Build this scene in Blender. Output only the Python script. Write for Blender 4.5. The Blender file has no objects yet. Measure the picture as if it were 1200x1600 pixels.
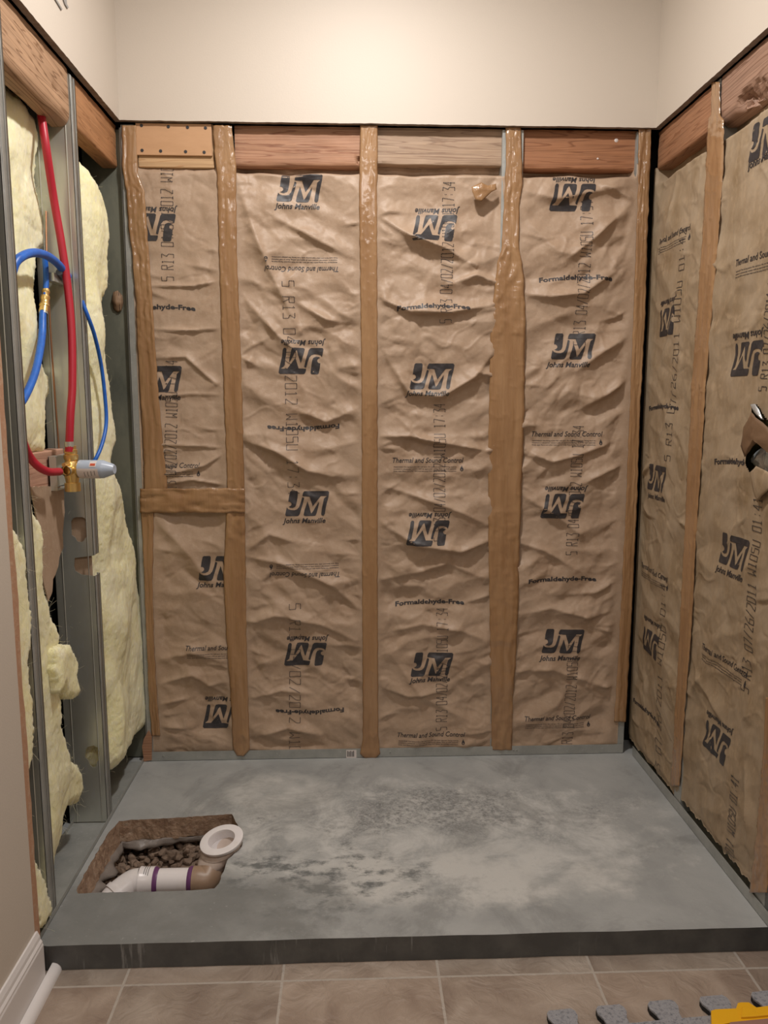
import bpy, bmesh, math, random
import numpy as np
from mathutils import Vector, Matrix, geometry

sc = bpy.context.scene
col = sc.collection
random.seed(7)

# ------------------------------------------------------------------ camera, world, lights, exposure
CAM_P = (-0.11159, -2.32192, 1.1078)
F_PX, YAW, PITCH, ROLL = 1228.55, 0.03926, 0.14009, 0.0004
cam_d = bpy.data.cameras.new('camera'); cam = bpy.data.objects.new('camera', cam_d); col.objects.link(cam)
_w = Vector((math.sin(YAW)*math.cos(PITCH), math.cos(YAW)*math.cos(PITCH), -math.sin(PITCH)))
_r0 = Vector((math.cos(YAW), -math.sin(YAW), 0)); _u0 = _r0.cross(_w)
_r = _r0*math.cos(ROLL) + _u0*math.sin(ROLL); _u = -_r0*math.sin(ROLL) + _u0*math.cos(ROLL)
M_ = Matrix((( _r.x, _u.x, -_w.x), (_r.y, _u.y, -_w.y), (_r.z, _u.z, -_w.z))).to_4x4()
M_.translation = Vector(CAM_P); cam.matrix_world = M_
cam_d.sensor_fit = 'VERTICAL'; cam_d.sensor_height = 24.0; cam_d.lens = 24.0*F_PX/1600.0
cam_d.clip_start = 0.02
sc.camera = cam

wd = bpy.data.worlds.new('world'); sc.world = wd; wd.use_nodes = True
wd.node_tree.nodes['Background'].inputs[0].default_value = (1.0, 0.93, 0.85, 1)
wd.node_tree.nodes['Background'].inputs[1].default_value = 0.05

def area(name, loc, rot, size, energy, color, size_y=None, spread=180):
    d = bpy.data.lights.new(name, 'AREA'); d.energy = energy; d.color = color
    d.shape = 'RECTANGLE' if size_y else 'DISK'; d.size = size
    if size_y: d.size_y = size_y
    d.spread = math.radians(spread)
    o = bpy.data.objects.new(name, d); col.objects.link(o); o.location = loc; o.rotation_euler = rot
    return o
area('shower_lamp_light', (-0.06, -0.74, 2.412), (0, 0, 0), 0.12, 14.5, (1.0, 0.95, 0.905))
area('room_lamp_light', (-0.05, -2.45, 2.40), (math.radians(12), 0, 0), 0.7, 10.0, (1.0, 0.92, 0.87), 0.35)
sc.view_settings.view_transform = 'Standard'; sc.view_settings.look = 'None'
sc.view_settings.gamma = 1.0; sc.view_settings.use_curve_mapping = False
sc.view_settings.exposure = 0.48

# ------------------------------------------------------------------ helpers
def on(px, py, ax, v):
    """point of the photograph (px, py) on the plane axis ax = v"""
    d = _w + _r*((px-600)/F_PX) - _u*((py-800)/F_PX)
    t = (v - CAM_P[ax])/d[ax]
    return Vector(CAM_P) + d*t

def tag(o, label=None, cat=None, group=None, kind=None):
    if label: o['label'] = label
    if cat: o['category'] = cat
    if group: o['group'] = group
    if kind: o['kind'] = kind
    return o

def empty(name, loc=(0, 0, 0)):
    o = bpy.data.objects.new(name, None); o.empty_display_size = 0.05; col.objects.link(o); o.location = loc
    return o

def mk(name, verts, faces, mats, parent=None, smooth=False, midx=None, loc=(0, 0, 0)):
    me = bpy.data.meshes.new(name)
    loc = Vector(loc)
    wl = loc + (parent.matrix_basis.translation if parent else Vector((0, 0, 0)))
    if parent and parent.parent: wl += parent.parent.matrix_basis.translation
    base = wl
    V = np.asarray(verts, dtype=float).reshape(-1, 3) - np.array(base)
    me.from_pydata([tuple(v) for v in V], [], [tuple(f) for f in faces])
    if not isinstance(mats, (list, tuple)): mats = [mats]
    for m in mats: me.materials.append(m)
    if smooth: me.polygons.foreach_set('use_smooth', [True]*len(me.polygons))
    if midx is not None: me.polygons.foreach_set('material_index', list(midx))
    me.update()
    o = bpy.data.objects.new(name, me); col.objects.link(o)
    if parent: o.parent = parent
    o.location = loc
    return o

class MB:
    """collects world-space shapes for ONE mesh"""
    def __init__(s): s.v = []; s.f = []; s.m = []
    def add(s, v, f, m=0):
        b = len(s.v); s.v += [tuple(x) for x in v]; s.f += [tuple(i+b for i in q) for q in f]; s.m += [m]*len(f); return s
    def box(s, a, b, m=0):
        x0, y0, z0 = [min(a[i], b[i]) for i in range(3)]; x1, y1, z1 = [max(a[i], b[i]) for i in range(3)]
        v = [(x0,y0,z0),(x1,y0,z0),(x1,y1,z0),(x0,y1,z0),(x0,y0,z1),(x1,y0,z1),(x1,y1,z1),(x0,y1,z1)]
        return s.add(v, [(0,3,2,1),(4,5,6,7),(0,1,5,4),(1,2,6,5),(2,3,7,6),(3,0,4,7)], m)
    def tube(s, pts, r, seg=14, m=0, smooth=True, caps=True):
        P = [Vector(p) for p in pts]
        if smooth and len(P) > 2: P = catmull(P, 8)
        R = r if hasattr(r, '__len__') else [r]*len(P)
        if len(R) != len(P): R = list(np.interp(np.linspace(0, 1, len(P)), np.linspace(0, 1, len(R)), R))
        v = []; f = []
        n = None
        for i, p in enumerate(P):
            t = (P[min(i+1, len(P)-1)] - P[max(i-1, 0)]).normalized()
            if n is None: n = t.orthogonal().normalized()
            n = (n - t*n.dot(t)).normalized(); b = t.cross(n)
            for k in range(seg):
                a = 2*math.pi*k/seg; v.append(p + (n*math.cos(a) + b*math.sin(a))*R[i])
        for i in range(len(P)-1):
            for k in range(seg):
                k2 = (k+1) % seg; f.append((i*seg+k, i*seg+k2, (i+1)*seg+k2, (i+1)*seg+k))
        if caps: f.append(tuple(range(seg))[::-1]); f.append(tuple((len(P)-1)*seg+k for k in range(seg)))
        return s.add(v, f, m)
    def lathe(s, c, axis, prof, seg=28, m=0):
        """prof: list of (distance along axis, radius)"""
        a = Vector(axis).normalized(); n = a.orthogonal().normalized(); b = a.cross(n); c = Vector(c)
        v = []; f = []
        for t, r in prof:
            for k in range(seg):
                q = 2*math.pi*k/seg; v.append(c + a*t + (n*math.cos(q) + b*math.sin(q))*max(r, 1e-5))
        for i in range(len(prof)-1):
            for k in range(seg):
                k2 = (k+1) % seg; f.append((i*seg+k, i*seg+k2, (i+1)*seg+k2, (i+1)*seg+k))
        return s.add(v, f, m)
    def prism(s, loops, fn, d0, d1, m=0, side_m=None):
        """loops: outer then holes, 2D points; fn(a, b, d) -> 3D; extruded from d0 to d1"""
        tris = geometry.tessellate_polygon([[Vector((p[0], p[1], 0)) for p in L] for L in loops])
        flat = [p for L in loops for p in L]; n = len(flat)
        v = [fn(p[0], p[1], d0) for p in flat] + [fn(p[0], p[1], d1) for p in flat]
        s.add(v, [tuple(t) for t in tris] + [tuple(i+n for i in t)[::-1] for t in tris], m)
        f = []; b = 0
        for L in loops:
            for i in range(len(L)): j = (i+1) % len(L); f.append((b+i, b+j, n+b+j, n+b+i))
            b += len(L)
        return s.add(v, f, m if side_m is None else side_m)
    def build(s, name, mats, parent=None, smooth=False, loc=(0, 0, 0), bevel=0, auto=None):
        o = mk(name, s.v, s.f, mats, parent, smooth, s.m, loc)
        bm = bmesh.new(); bm.from_mesh(o.data); bmesh.ops.remove_doubles(bm, verts=bm.verts, dist=1e-6)
        bmesh.ops.recalc_face_normals(bm, faces=bm.faces)
        if smooth:
            for e in bm.edges:
                if len(e.link_faces) == 2 and e.calc_face_angle(0) > math.radians(38): e.smooth = False
        bm.to_mesh(o.data); bm.free()
        if bevel:
            md = o.modifiers.new('bevel', 'BEVEL'); md.width = bevel; md.segments = 2; md.limit_method = 'ANGLE'
        return o

def catmull(P, n):
    out = []
    Q = [P[0]*2-P[1]] + list(P) + [P[-1]*2-P[-2]]
    for i in range(1, len(Q)-2):
        for k in range(n):
            t = k/n; a, b, c, d = Q[i-1], Q[i], Q[i+1], Q[i+2]
            out.append(0.5*((2*b) + (c-a)*t + (2*a-5*b+4*c-d)*t*t + (3*b-a-3*c+d)*t**3))
    out.append(P[-1]); return out

# gradient noise in numpy
def pn(x, y, seed=0):
    x = np.asarray(x, float); y = np.asarray(y, float)
    xi = np.floor(x).astype(np.int64); yi = np.floor(y).astype(np.int64); xf = x-xi; yf = y-yi
    def g(i, j):
        h = (i*374761393 + j*668265263 + seed*2147483647) & 0xffffffff
        h = ((h ^ (h >> 13))*1274126177) & 0xffffffff; h = h ^ (h >> 16)
        return (h & 0xffff)/65536.0*2*np.pi
    def dt(i, j, dx, dy):
        a = g(i, j); return np.cos(a)*dx + np.sin(a)*dy
    u = xf**3*(xf*(xf*6-15)+10); v = yf**3*(yf*(yf*6-15)+10)
    a = dt(xi, yi, xf, yf); b = dt(xi+1, yi, xf-1, yf); c = dt(xi, yi+1, xf, yf-1); d = dt(xi+1, yi+1, xf-1, yf-1)
    return ((a*(1-u)+b*u)*(1-v) + (c*(1-u)+d*u)*v)*1.5
def sstep(a, b, x):
    t = np.clip((x-a)/(b-a), 0, 1); return t*t*(3-2*t)

# ------------------------------------------------------------------ materials
def nmat(name, color, rough=0.6, metal=0.0, bump=None, vary=None, coat=0.0, spec=None, sheen=0.0, trans=0.0):
    """bump: list of (scale, strength, detail, stretch xyz); vary: (scale, colour2, contrast, stretch)"""
    m = bpy.data.materials.new(name); m.use_nodes = True; nt = m.node_tree; N = nt.nodes; L = nt.links
    b = N['Principled BSDF']
    b.inputs['Base Color'].default_value = (*color, 1); b.inputs['Roughness'].default_value = rough
    b.inputs['Metallic'].default_value = metal; b.inputs['Coat Weight'].default_value = coat; b.inputs['Coat Roughness'].default_value = 0.12
    if spec is not None: b.inputs['Specular IOR Level'].default_value = spec
    b.inputs['Sheen Weight'].default_value = sheen
    if trans: b.inputs['Transmission Weight'].default_value = trans
    geo = N.new('ShaderNodeNewGeometry')
    def tex(scale, detail, st, rough_=0.6, ridged=False):
        mp = N.new('ShaderNodeMapping'); mp.inputs['Scale'].default_value = st
        L.new(geo.outputs['Position'], mp.inputs['Vector'])
        t = N.new('ShaderNodeTexNoise'); t.inputs['Scale'].default_value = scale; t.inputs['Detail'].default_value = detail
        t.inputs['Roughness'].default_value = rough_
        if ridged: t.noise_type = 'RIDGED_MULTIFRACTAL'; t.normalize = True
        L.new(mp.outputs[0], t.inputs['Vector']); return t.outputs['Fac']
    m_nodes = (N, L, b, tex, geo)
    if vary:
        cur = None
        for (s, c2, lo, hi, st) in vary:
            f = tex(s, 6, st); mr = N.new('ShaderNodeMapRange'); mr.inputs[1].default_value = lo; mr.inputs[2].default_value = hi
            L.new(f, mr.inputs[0]); mx = N.new('ShaderNodeMix'); mx.data_type = 'RGBA'
            L.new(mr.outputs[0], mx.inputs[0]); mx.inputs[7].default_value = (*c2, 1)
            if cur is None: mx.inputs[6].default_value = (*color, 1)
            else: L.new(cur, mx.inputs[6])
            cur = mx.outputs[2]
        L.new(cur, b.inputs['Base Color'])
    if bump:
        prev = None
        for (s, st_, det, st, dist, *rid) in bump:
            bp = N.new('ShaderNodeBump'); bp.inputs['Strength'].default_value = st_; bp.inputs['Distance'].default_value = dist
            L.new(tex(s, det, st, ridged=bool(rid)), bp.inputs['Height'])
            if prev: L.new(prev, bp.inputs['Normal'])
            prev = bp.outputs[0]
        L.new(prev, b.inputs['Normal'])
    m['n'] = 1
    return m
I3 = (1, 1, 1)
PAINT = nmat('cream_paint', (0.61, 0.545, 0.47), 0.55, bump=[(220, .12, 2, I3, .002)])
CUT = nmat('drywall_cut_edge', (0.30, 0.25, 0.21), 0.9, bump=[(90, .5, 4, I3, .003)], vary=[(40, (0.20, 0.15, 0.12), .4, .7, I3)])
TORN = nmat('torn_drywall_paper', (0.45, 0.25, 0.15), 0.9, bump=[(120, .5, 4, I3, .002)], vary=[(60, (0.50, 0.36, 0.25), .5, .75, I3)])
KRAFT = nmat('kraft_paper', (0.445, 0.325, 0.233), 0.48, bump=[(26, .35, 5, (1, 1, 1), .004), (160, .25, 3, I3, .0015), (11, .55, 5, (1, 1, 1.3), .010, 'R')], vary=[(9, (0.385, 0.268, 0.182), .35, .7, I3), (70, (0.475, 0.355, 0.26), .5, .8, I3)], spec=.35)
KRAFT_R = nmat('kraft_paper_aged', (0.38, 0.295, 0.205), 0.6, bump=[(18, .3, 5, (1, 1, .5), .006), (160, .25, 3, I3, .0015)], vary=[(12, (0.27, 0.19, 0.11), .35, .7, (1, 1, .6)), (80, (0.42, 0.31, 0.20), .5, .8, (1, 1, .5))], spec=.3)
KRAFT_IN = nmat('kraft_paper_inside', (0.16, 0.09, 0.045), 0.7, bump=[(60, .3, 3, I3, .002)])
INK = nmat('blue_black_ink', (0.034, 0.031, 0.034), 0.5, vary=[(60, (0.07, 0.063, 0.065), .5, .8, I3)])
TAPE = nmat('brown_packing_tape', (0.38, 0.222, 0.108), 0.24, bump=[(45, .6, 4, (2.4, 2.4, .08), .003), (24, .4, 5, (2.0, 2.0, .5), .0025, 'R')], vary=[(14, (0.29, 0.155, 0.068), .35, .7, (2, 2, .3))], coat=.6)
STEEL = nmat('galvanized_steel', (0.60, 0.61, 0.55), 0.30, metal=.6, bump=[(20, .10, 3, (1, 1, .3), .004)], vary=[(9, (0.48, 0.49, 0.45), .35, .75, (1, 1, .4)), (90, (0.56, 0.58, 0.60), .55, .8, (1, 1, .2))])
STEEL_D = nmat('dull_galvanized_steel', (0.42, 0.43, 0.41), 0.42, metal=.35, bump=[(30, .15, 3, I3, .003)], vary=[(20, (0.32, 0.33, 0.315), .4, .75, I3), (130, (0.52, 0.53, 0.53), .6, .75, I3)])
_b = None
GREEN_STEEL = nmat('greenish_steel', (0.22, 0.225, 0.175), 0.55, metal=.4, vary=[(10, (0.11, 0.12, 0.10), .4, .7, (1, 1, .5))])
FIBER = nmat('yellow_fibreglass', (0.95, 0.88, 0.53), 1.0, bump=[(22, .4, 10, (1, 1.2, .7), .012), (200, .7, 5, (1.8, 1.8, .35), .003), (80, .45, 6, (1, 2.2, .4), .004)], vary=[(7, (0.94, 0.89, 0.62), .4, .65, I3), (13, (0.80, 0.68, 0.36), .58, .78, I3), (60, (0.92, 0.88, 0.68), .5, .8, I3)], spec=.1, sheen=0)
_b = FIBER.node_tree.nodes['Principled BSDF']; _b.inputs['Subsurface Weight'].default_value = .5; _b.inputs['Subsurface Radius'].default_value = (1, .9, .6); _b.inputs['Subsurface Scale'].default_value = .02
def wood(name, c1, c2, axis, knots=0.0):
    m = bpy.data.materials.new(name); m.use_nodes = True; nt = m.node_tree; N = nt.nodes; L = nt.links; b = N['Principled BSDF']
    geo = N.new('ShaderNodeNewGeometry'); mp = N.new('ShaderNodeMapping')
    st = [9, 9, 9]; st[axis] = 0.4; mp.inputs['Scale'].default_value = st
    L.new(geo.outputs['Position'], mp.inputs['Vector'])
    n1 = N.new('ShaderNodeTexNoise'); n1.inputs['Scale'].default_value = 1.6; n1.inputs['Detail'].default_value = 3
    n1.inputs['Distortion'].default_value = .25; L.new(mp.outputs[0], n1.inputs['Vector'])
    mu = N.new('ShaderNodeMath'); mu.operation = 'MULTIPLY'; mu.inputs[1].default_value = 24; L.new(n1.outputs['Fac'], mu.inputs[0])
    fr = N.new('ShaderNodeMath'); fr.operation = 'FRACT'; L.new(mu.outputs[0], fr.inputs[0])
    n2 = N.new('ShaderNodeTexNoise'); n2.inputs['Scale'].default_value = 14; n2.inputs['Detail'].default_value = 6; L.new(mp.outputs[0], n2.inputs['Vector'])
    r1 = N.new('ShaderNodeValToRGB'); e = r1.color_ramp.elements
    e[0].color = (*c1, 1); e[1].color = (*[x*.8 for x in c1], 1); q = e.new(.72); q.color = (*c1, 1); q = e.new(.9); q.color = (*c2, 1)
    L.new(fr.outputs[0], r1.inputs[0])
    mx = N.new('ShaderNodeMix'); mx.data_type = 'RGBA'; mx.blend_type = 'MULTIPLY'; mx.inputs[0].default_value = .5
    r2 = N.new('ShaderNodeValToRGB'); r2.color_ramp.elements[0].position = .3; r2.color_ramp.elements[0].color = (.55, .5, .45, 1); r2.color_ramp.elements[1].position = .7; r2.color_ramp.elements[1].color = (1.15, 1.12, 1.08, 1)
    L.new(n2.outputs['Fac'], r2.inputs[0]); L.new(r1.outputs[0], mx.inputs[6]); L.new(r2.outputs[0], mx.inputs[7])
    L.new(mx.outputs[2], b.inputs['Base Color']); b.inputs['Roughness'].default_value = .65
    bp = N.new('ShaderNodeBump'); bp.inputs['Strength'].default_value = .35; bp.inputs['Distance'].default_value = .002
    L.new(n2.outputs['Fac'], bp.inputs['Height']); L.new(bp.outputs[0], b.inputs['Normal'])
    return m
W_BACK = wood('pine_pink', (0.44, 0.24, 0.145), (0.27, 0.115, 0.06), 0)
W_GREY = wood('pine_greyed', (0.42, 0.30, 0.21), (0.28, 0.18, 0.12), 0)
W_RED = wood('fir_red_brown', (0.36, 0.165, 0.08), (0.22, 0.085, 0.035), 0)
W_LEFT = wood('weathered_brown_timber', (0.42, 0.26, 0.155), (0.20, 0.10, 0.045), 1)
W_LEFT2 = wood('orange_fir', (0.44, 0.22, 0.10), (0.30, 0.13, 0.05), 1)
W_RIGHT = wood('orange_fir_sapwood', (0.36, 0.18, 0.095), (0.24, 0.10, 0.045), 1)
W_RIGHT2 = wood('dark_stained_timber', (0.36, 0.22, 0.155), (0.20, 0.10, 0.06), 1)
PINKW = wood('pink_treated_block', (0.55, 0.33, 0.24), (0.40, 0.20, 0.13), 1)
PLY = nmat('smooth_tan_board', (0.56, 0.33, 0.18), .55, vary=[(30, (0.50, 0.29, 0.15), .4, .7, (.3, 1, 1))])
NAIL = nmat('dark_nail_head', (0.05, 0.05, 0.055), .5, metal=.5)
RED = nmat('red_pex', (0.44, 0.014, 0.035), .42, vary=[(60, (0.42, 0.015, 0.03), .4, .7, I3)])
BLUE = nmat('blue_pex', (0.015, 0.14, 0.58), .42, vary=[(60, (0.015, 0.10, 0.45), .4, .7, I3)])
BRASS = nmat('brass', (0.85, 0.60, 0.24), .3, metal=.85, bump=[(80, .15, 3, I3, .001)])
COPPER = nmat('copper', (0.55, 0.30, 0.18), .35, metal=1)
CAPM = nmat('pale_blue_plastic', (0.42, 0.49, 0.60), .3)
LABELM = nmat('white_label', (0.72, 0.66, 0.64), .5)
LRED = nmat('label_red', (0.6, 0.09, 0.04), .5)
PVC = nmat('white_pvc', (0.84, 0.81, 0.82), .3, vary=[(20, (0.74, 0.69, 0.67), .5, .8, I3)])
PVC_D = nmat('primer_stained_pvc', (0.36, 0.25, 0.175), .4, vary=[(16, (0.28, 0.185, 0.12), .4, .7, I3)])
PVC_B = nmat('dusty_pvc', (0.62, 0.52, 0.46), .4, vary=[(14, (0.50, 0.40, 0.34), .4, .7, I3)])
PRIMER = nmat('purple_primer', (0.16, 0.055, 0.17), .4)
FILM = nmat('grey_plastic_film', (0.23, 0.20, 0.18), .4, bump=[(40, .6, 4, I3, .004)])
STONE = nmat('gravel_stone', (0.27, 0.195, 0.145), .85, vary=[(14, (0.10, 0.065, 0.045), .35, .65, I3), (40, (0.26, 0.19, 0.14), .5, .8, I3)], bump=[(90, .6, 5, I3, .002)])
SOIL = nmat('dark_soil', (0.04, 0.027, 0.018), 1)
VOID = nmat('cavity_shade_black', (0.012, 0.010, 0.008), 1)  # near-black base colour paints in the darkness of the open wall cavities
FOIL = nmat('crumpled_foil', (0.55, 0.58, 0.60), .35, metal=.6, bump=[(60, .8, 5, I3, .004)])
WHITE = nmat('white_trim_paint', (0.74, 0.71, 0.70), .35, bump=[(30, .1, 2, I3, .002)])
YEL = nmat('yellow_plastic', (0.80, 0.42, 0.012), .35)
FOAM = nmat('black_foam', (0.012, 0.012, 0.013), .8)
CARPET = nmat('grey_carpet_top', (0.36, 0.36, 0.385), 1, bump=[(420, 1, 3, I3, .004)], vary=[(300, (0.40, 0.40, 0.43), .45, .65, (1, 2.5, 1)), (150, (0.17, 0.18, 0.20), .5, .7, I3)])
CEIL = nmat('ceiling_paint', (0.7, 0.66, 0.6), .8)
PINKH = nmat('dusty_pink_plastic', (0.30, 0.16, 0.13), .5)

# concrete slab: smooth grey cement with pale worn film and darker scuffed bands
def concrete(name, front=False):
    m = bpy.data.materials.new(name); m.use_nodes = True; nt = m.node_tree; N = nt.nodes; L = nt.links; b = N['Principled BSDF']
    geo = N.new('ShaderNodeNewGeometry')
    def noise(s, d, st=(1, 1, 1), dis=0, off=(0, 0, 0), r=.6):
        mp = N.new('ShaderNodeMapping'); mp.inputs['Scale'].default_value = st; mp.inputs['Location'].default_value = off
        L.new(geo.outputs['Position'], mp.inputs['Vector'])
        t = N.new('ShaderNodeTexNoise'); t.inputs['Scale'].default_value = s; t.inputs['Detail'].default_value = d
        t.inputs['Distortion'].default_value = dis; t.inputs['Roughness'].default_value = r
        L.new(mp.outputs[0], t.inputs['Vector']); return t.outputs['Fac']
    def rng(f, a, c, lo=0, hi=1):
        q = N.new('ShaderNodeMapRange'); L.new(f, q.inputs[0]); q.inputs[1].default_value = a; q.inputs[2].default_value = c
        q.inputs[3].default_value = lo; q.inputs[4].default_value = hi; return q.outputs[0]
    def mul(a, c):
        q = N.new('ShaderNodeMath'); q.operation = 'MULTIPLY'; L.new(a, q.inputs[0])
        if isinstance(c, float): q.inputs[1].default_value = c
        else: L.new(c, q.inputs[1])
        return q.outputs[0]
    def mix(a, c2, f):
        q = N.new('ShaderNodeMix'); q.data_type = 'RGBA'; L.new(f, q.inputs[0])
        if isinstance(a, tuple): q.inputs[6].default_value = (*a, 1)
        else: L.new(a, q.inputs[6])
        q.inputs[7].default_value = (*c2, 1); return q.outputs[2]
    def blob(cx, cy, rx, ry, dis=.35):
        """worn patch with a ragged outline, 1 inside 0 outside"""
        mp = N.new('ShaderNodeVectorMath'); mp.operation = 'SUBTRACT'; L.new(geo.outputs['Position'], mp.inputs[0]); mp.inputs[1].default_value = (cx, cy, 0)
        mv = N.new('ShaderNodeVectorMath'); mv.operation = 'MULTIPLY'; L.new(mp.outputs[0], mv.inputs[0]); mv.inputs[1].default_value = (1/rx, 1/ry, 0)
        ln = N.new('ShaderNodeVectorMath'); ln.operation = 'LENGTH'; L.new(mv.outputs[0], ln.inputs[0])
        ad = N.new('ShaderNodeMath'); ad.operation = 'ADD'; L.new(ln.outputs['Value'], ad.inputs[0]); L.new(rng(noise(9, 8, r=.7), .3, .7, -dis, dis), ad.inputs[1])
        return rng(ad.outputs[0], 1.15, .75)
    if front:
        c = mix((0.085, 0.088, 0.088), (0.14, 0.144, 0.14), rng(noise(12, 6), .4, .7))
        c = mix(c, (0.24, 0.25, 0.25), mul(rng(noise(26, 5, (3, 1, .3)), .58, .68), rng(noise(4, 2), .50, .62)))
    else:
        c = mix((0.29, 0.30, 0.298), (0.38, 0.39, 0.385), rng(noise(5, 6, dis=.5), .35, .65))
        c = mix(c, (0.54, 0.545, 0.53), mul(blob(.05, -.42, .62, .27), rng(noise(7, 9, dis=.8, r=.7), .42, .6)))
        c = mix(c, (0.54, 0.54, 0.52), mul(blob(-.33, -.2, .16, .12), rng(noise(9, 8), .3, .6)))
        c = mix(c, (0.53, 0.53, 0.51), mul(blob(.15, -.62, .42, .12), rng(noise(6, 8, off=(3, 1, 0)), .4, .55)))
        c = mix(c, (0.155, 0.16, 0.16), mul(mul(blob(.12, -.31, .50, .13), rng(noise(60, 6, r=.75), .42, .62)), rng(noise(5, 5, off=(1, 4, 0)), .40, .58, 0, .95)))
        c = mix(c, (0.12, 0.13, 0.13), mul(mul(blob(-.22, -.62, .28, .14), rng(noise(14, 8, (1, 1.6, 1), r=.7), .48, .60)), .9))
        c = mix(c, (0.20, 0.206, 0.20), mul(blob(-.52, -.73, .40, .15), rng(noise(8, 6), .25, .6, .5, .95)))
        c = mix(c, (0.42, 0.43, 0.42), mul(rng(noise(90, 3), .66, .72), .5))
        c = mix(c, (0.50, 0.505, 0.49), mul(mul(blob(.12, -.36, .55, .2), rng(noise(150, 5, r=.7), .5, .6)), .5))
        c = mix(c, (0.13, 0.135, 0.13), mul(rng(noise(16, 5, (.3, 1.4, 1), 2.0), .70, .74), .3))
        c = mix(c, (0.17, 0.175, 0.17), mul(rng(noise(3.2, 9, dis=.6, off=(7, 2, 0), r=.72), .52, .62), .45))
    L.new(c, b.inputs['Base Color'])
    b.inputs['Roughness'].default_value = .62
    bp = N.new('ShaderNodeBump'); bp.inputs['Strength'].default_value = .35; bp.inputs['Distance'].default_value = .003; L.new(noise(60, 8, r=.7), bp.inputs['Height'])
    bp2 = N.new('ShaderNodeBump'); bp2.inputs['Strength'].default_value = .25; bp2.inputs['Distance'].default_value = .01; L.new(noise(8, 4), bp2.inputs['Height']); L.new(bp.outputs[0], bp2.inputs['Normal'])
    L.new(bp2.outputs[0], b.inputs['Normal'])
    return m
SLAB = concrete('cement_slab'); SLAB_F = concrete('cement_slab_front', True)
BROKEN = nmat('broken_concrete', (0.42, 0.29, 0.20), .9, bump=[(45, .9, 6, I3, .008)], vary=[(30, (0.28, 0.18, 0.12), .4, .65, I3), (70, (0.50, 0.39, 0.30), .55, .75, I3)])

def tiles():
    m = bpy.data.materials.new('slate_look_floor_tile'); m.use_nodes = True; nt = m.node_tree; N = nt.nodes; L = nt.links; b = N['Principled BSDF']
    geo = N.new('ShaderNodeNewGeometry')
    sp = N.new('ShaderNodeSeparateXYZ'); L.new(geo.outputs['Position'], sp.inputs[0])
    def math_(op, a, c=None):
        q = N.new('ShaderNodeMath'); q.operation = op
        for i, x in enumerate((a, c)):
            if x is None: continue
            if isinstance(x, (int, float)): q.inputs[i].default_value = x
            else: L.new(x, q.inputs[i])
        return q.outputs[0]
    T = 0.3185
    tx = math_('DIVIDE', math_('SUBTRACT', sp.outputs[0], 0.058), T); ty = math_('DIVIDE', math_('ADD', math_('ADD', sp.outputs[1], 0.8715), math_('MULTIPLY', sp.outputs[0], 0.001)), T)
    fx = math_('ABSOLUTE', math_('SUBTRACT', math_('FRACT', math_('ADD', tx, .5)), .5)); fy = math_('ABSOLUTE', math_('SUBTRACT', math_('FRACT', math_('ADD', ty, .5)), .5))
    d = math_('MINIMUM', fx, fy); g = math_('LESS_THAN', d, .0085)
    cx = math_('FLOOR', tx); cy = math_('FLOOR', ty)
    cb = N.new('ShaderNodeCombineXYZ'); L.new(cx, cb.inputs[0]); L.new(cy, cb.inputs[1])
    wn = N.new('ShaderNodeTexWhiteNoise'); wn.noise_dimensions = '3D'; L.new(cb.outputs[0], wn.inputs['Vector'])
    off = N.new('ShaderNodeVectorMath'); off.operation = 'SCALE'; L.new(wn.outputs['Color'], off.inputs[0]); off.inputs[3].default_value = 9
    av = N.new('ShaderNodeVectorMath'); L.new(geo.outputs['Position'], av.inputs[0]); L.new(off.outputs[0], av.inputs[1])
    def noise(s, dt, dis):
        t = N.new('ShaderNodeTexNoise'); t.inputs['Scale'].default_value = s; t.inputs['Detail'].default_value = dt; t.inputs['Distortion'].default_value = dis
        L.new(av.outputs[0], t.inputs['Vector']); return t.outputs['Fac']
    r = N.new('ShaderNodeValToRGB'); e = r.color_ramp.elements; e[0].position = .3; e[0].color = (.24, .175, .135, 1); e[1].position = .72; e[1].color = (.43, .345, .28, 1)
    q = e.new(.5); q.color = (.33, .255, .20, 1); L.new(noise(6, 8, 1.2), r.inputs[0])
    tint = N.new('ShaderNodeMix'); tint.data_type = 'RGBA'; tint.blend_type = 'MULTIPLY'; L.new(wn.outputs['Value'], tint.inputs[0]); L.new(r.outputs[0], tint.inputs[6]); tint.inputs[7].default_value = (.82, .90, .95, 1)
    mx = N.new('ShaderNodeMix'); mx.data_type = 'RGBA'; L.new(g, mx.inputs[0]); L.new(tint.outputs[2], mx.inputs[6]); mx.inputs[7].default_value = (.43, .38, .33, 1)
    L.new(mx.outputs[2], b.inputs['Base Color']); b.inputs['Roughness'].default_value = .5
    bp = N.new('ShaderNodeBump'); bp.inputs['Strength'].default_value = .8; bp.inputs['Distance'].default_value = .008; L.new(noise(13, 9, 2.5), bp.inputs['Height'])
    bg = N.new('ShaderNodeBump'); bg.invert = True; bg.inputs['Distance'].default_value = .002; L.new(g, bg.inputs['Height']); L.new(bp.outputs[0], bg.inputs['Normal'])
    L.new(bg.outputs[0], b.inputs['Normal'])
    return m
TILE = tiles()

# ------------------------------------------------------------------ the room
CUTZ = 1.874; FZ = -0.055; T_ = .016; CZ = 2.42
def struct(mb, name, mats, **k): return tag(mb.build(name, mats, **k), kind='structure')
def edge_noise(y, s): return .0012*float(pn(y*9, 3.1, s)) + .0008*float(pn(y*60, 1.1, s))
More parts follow.
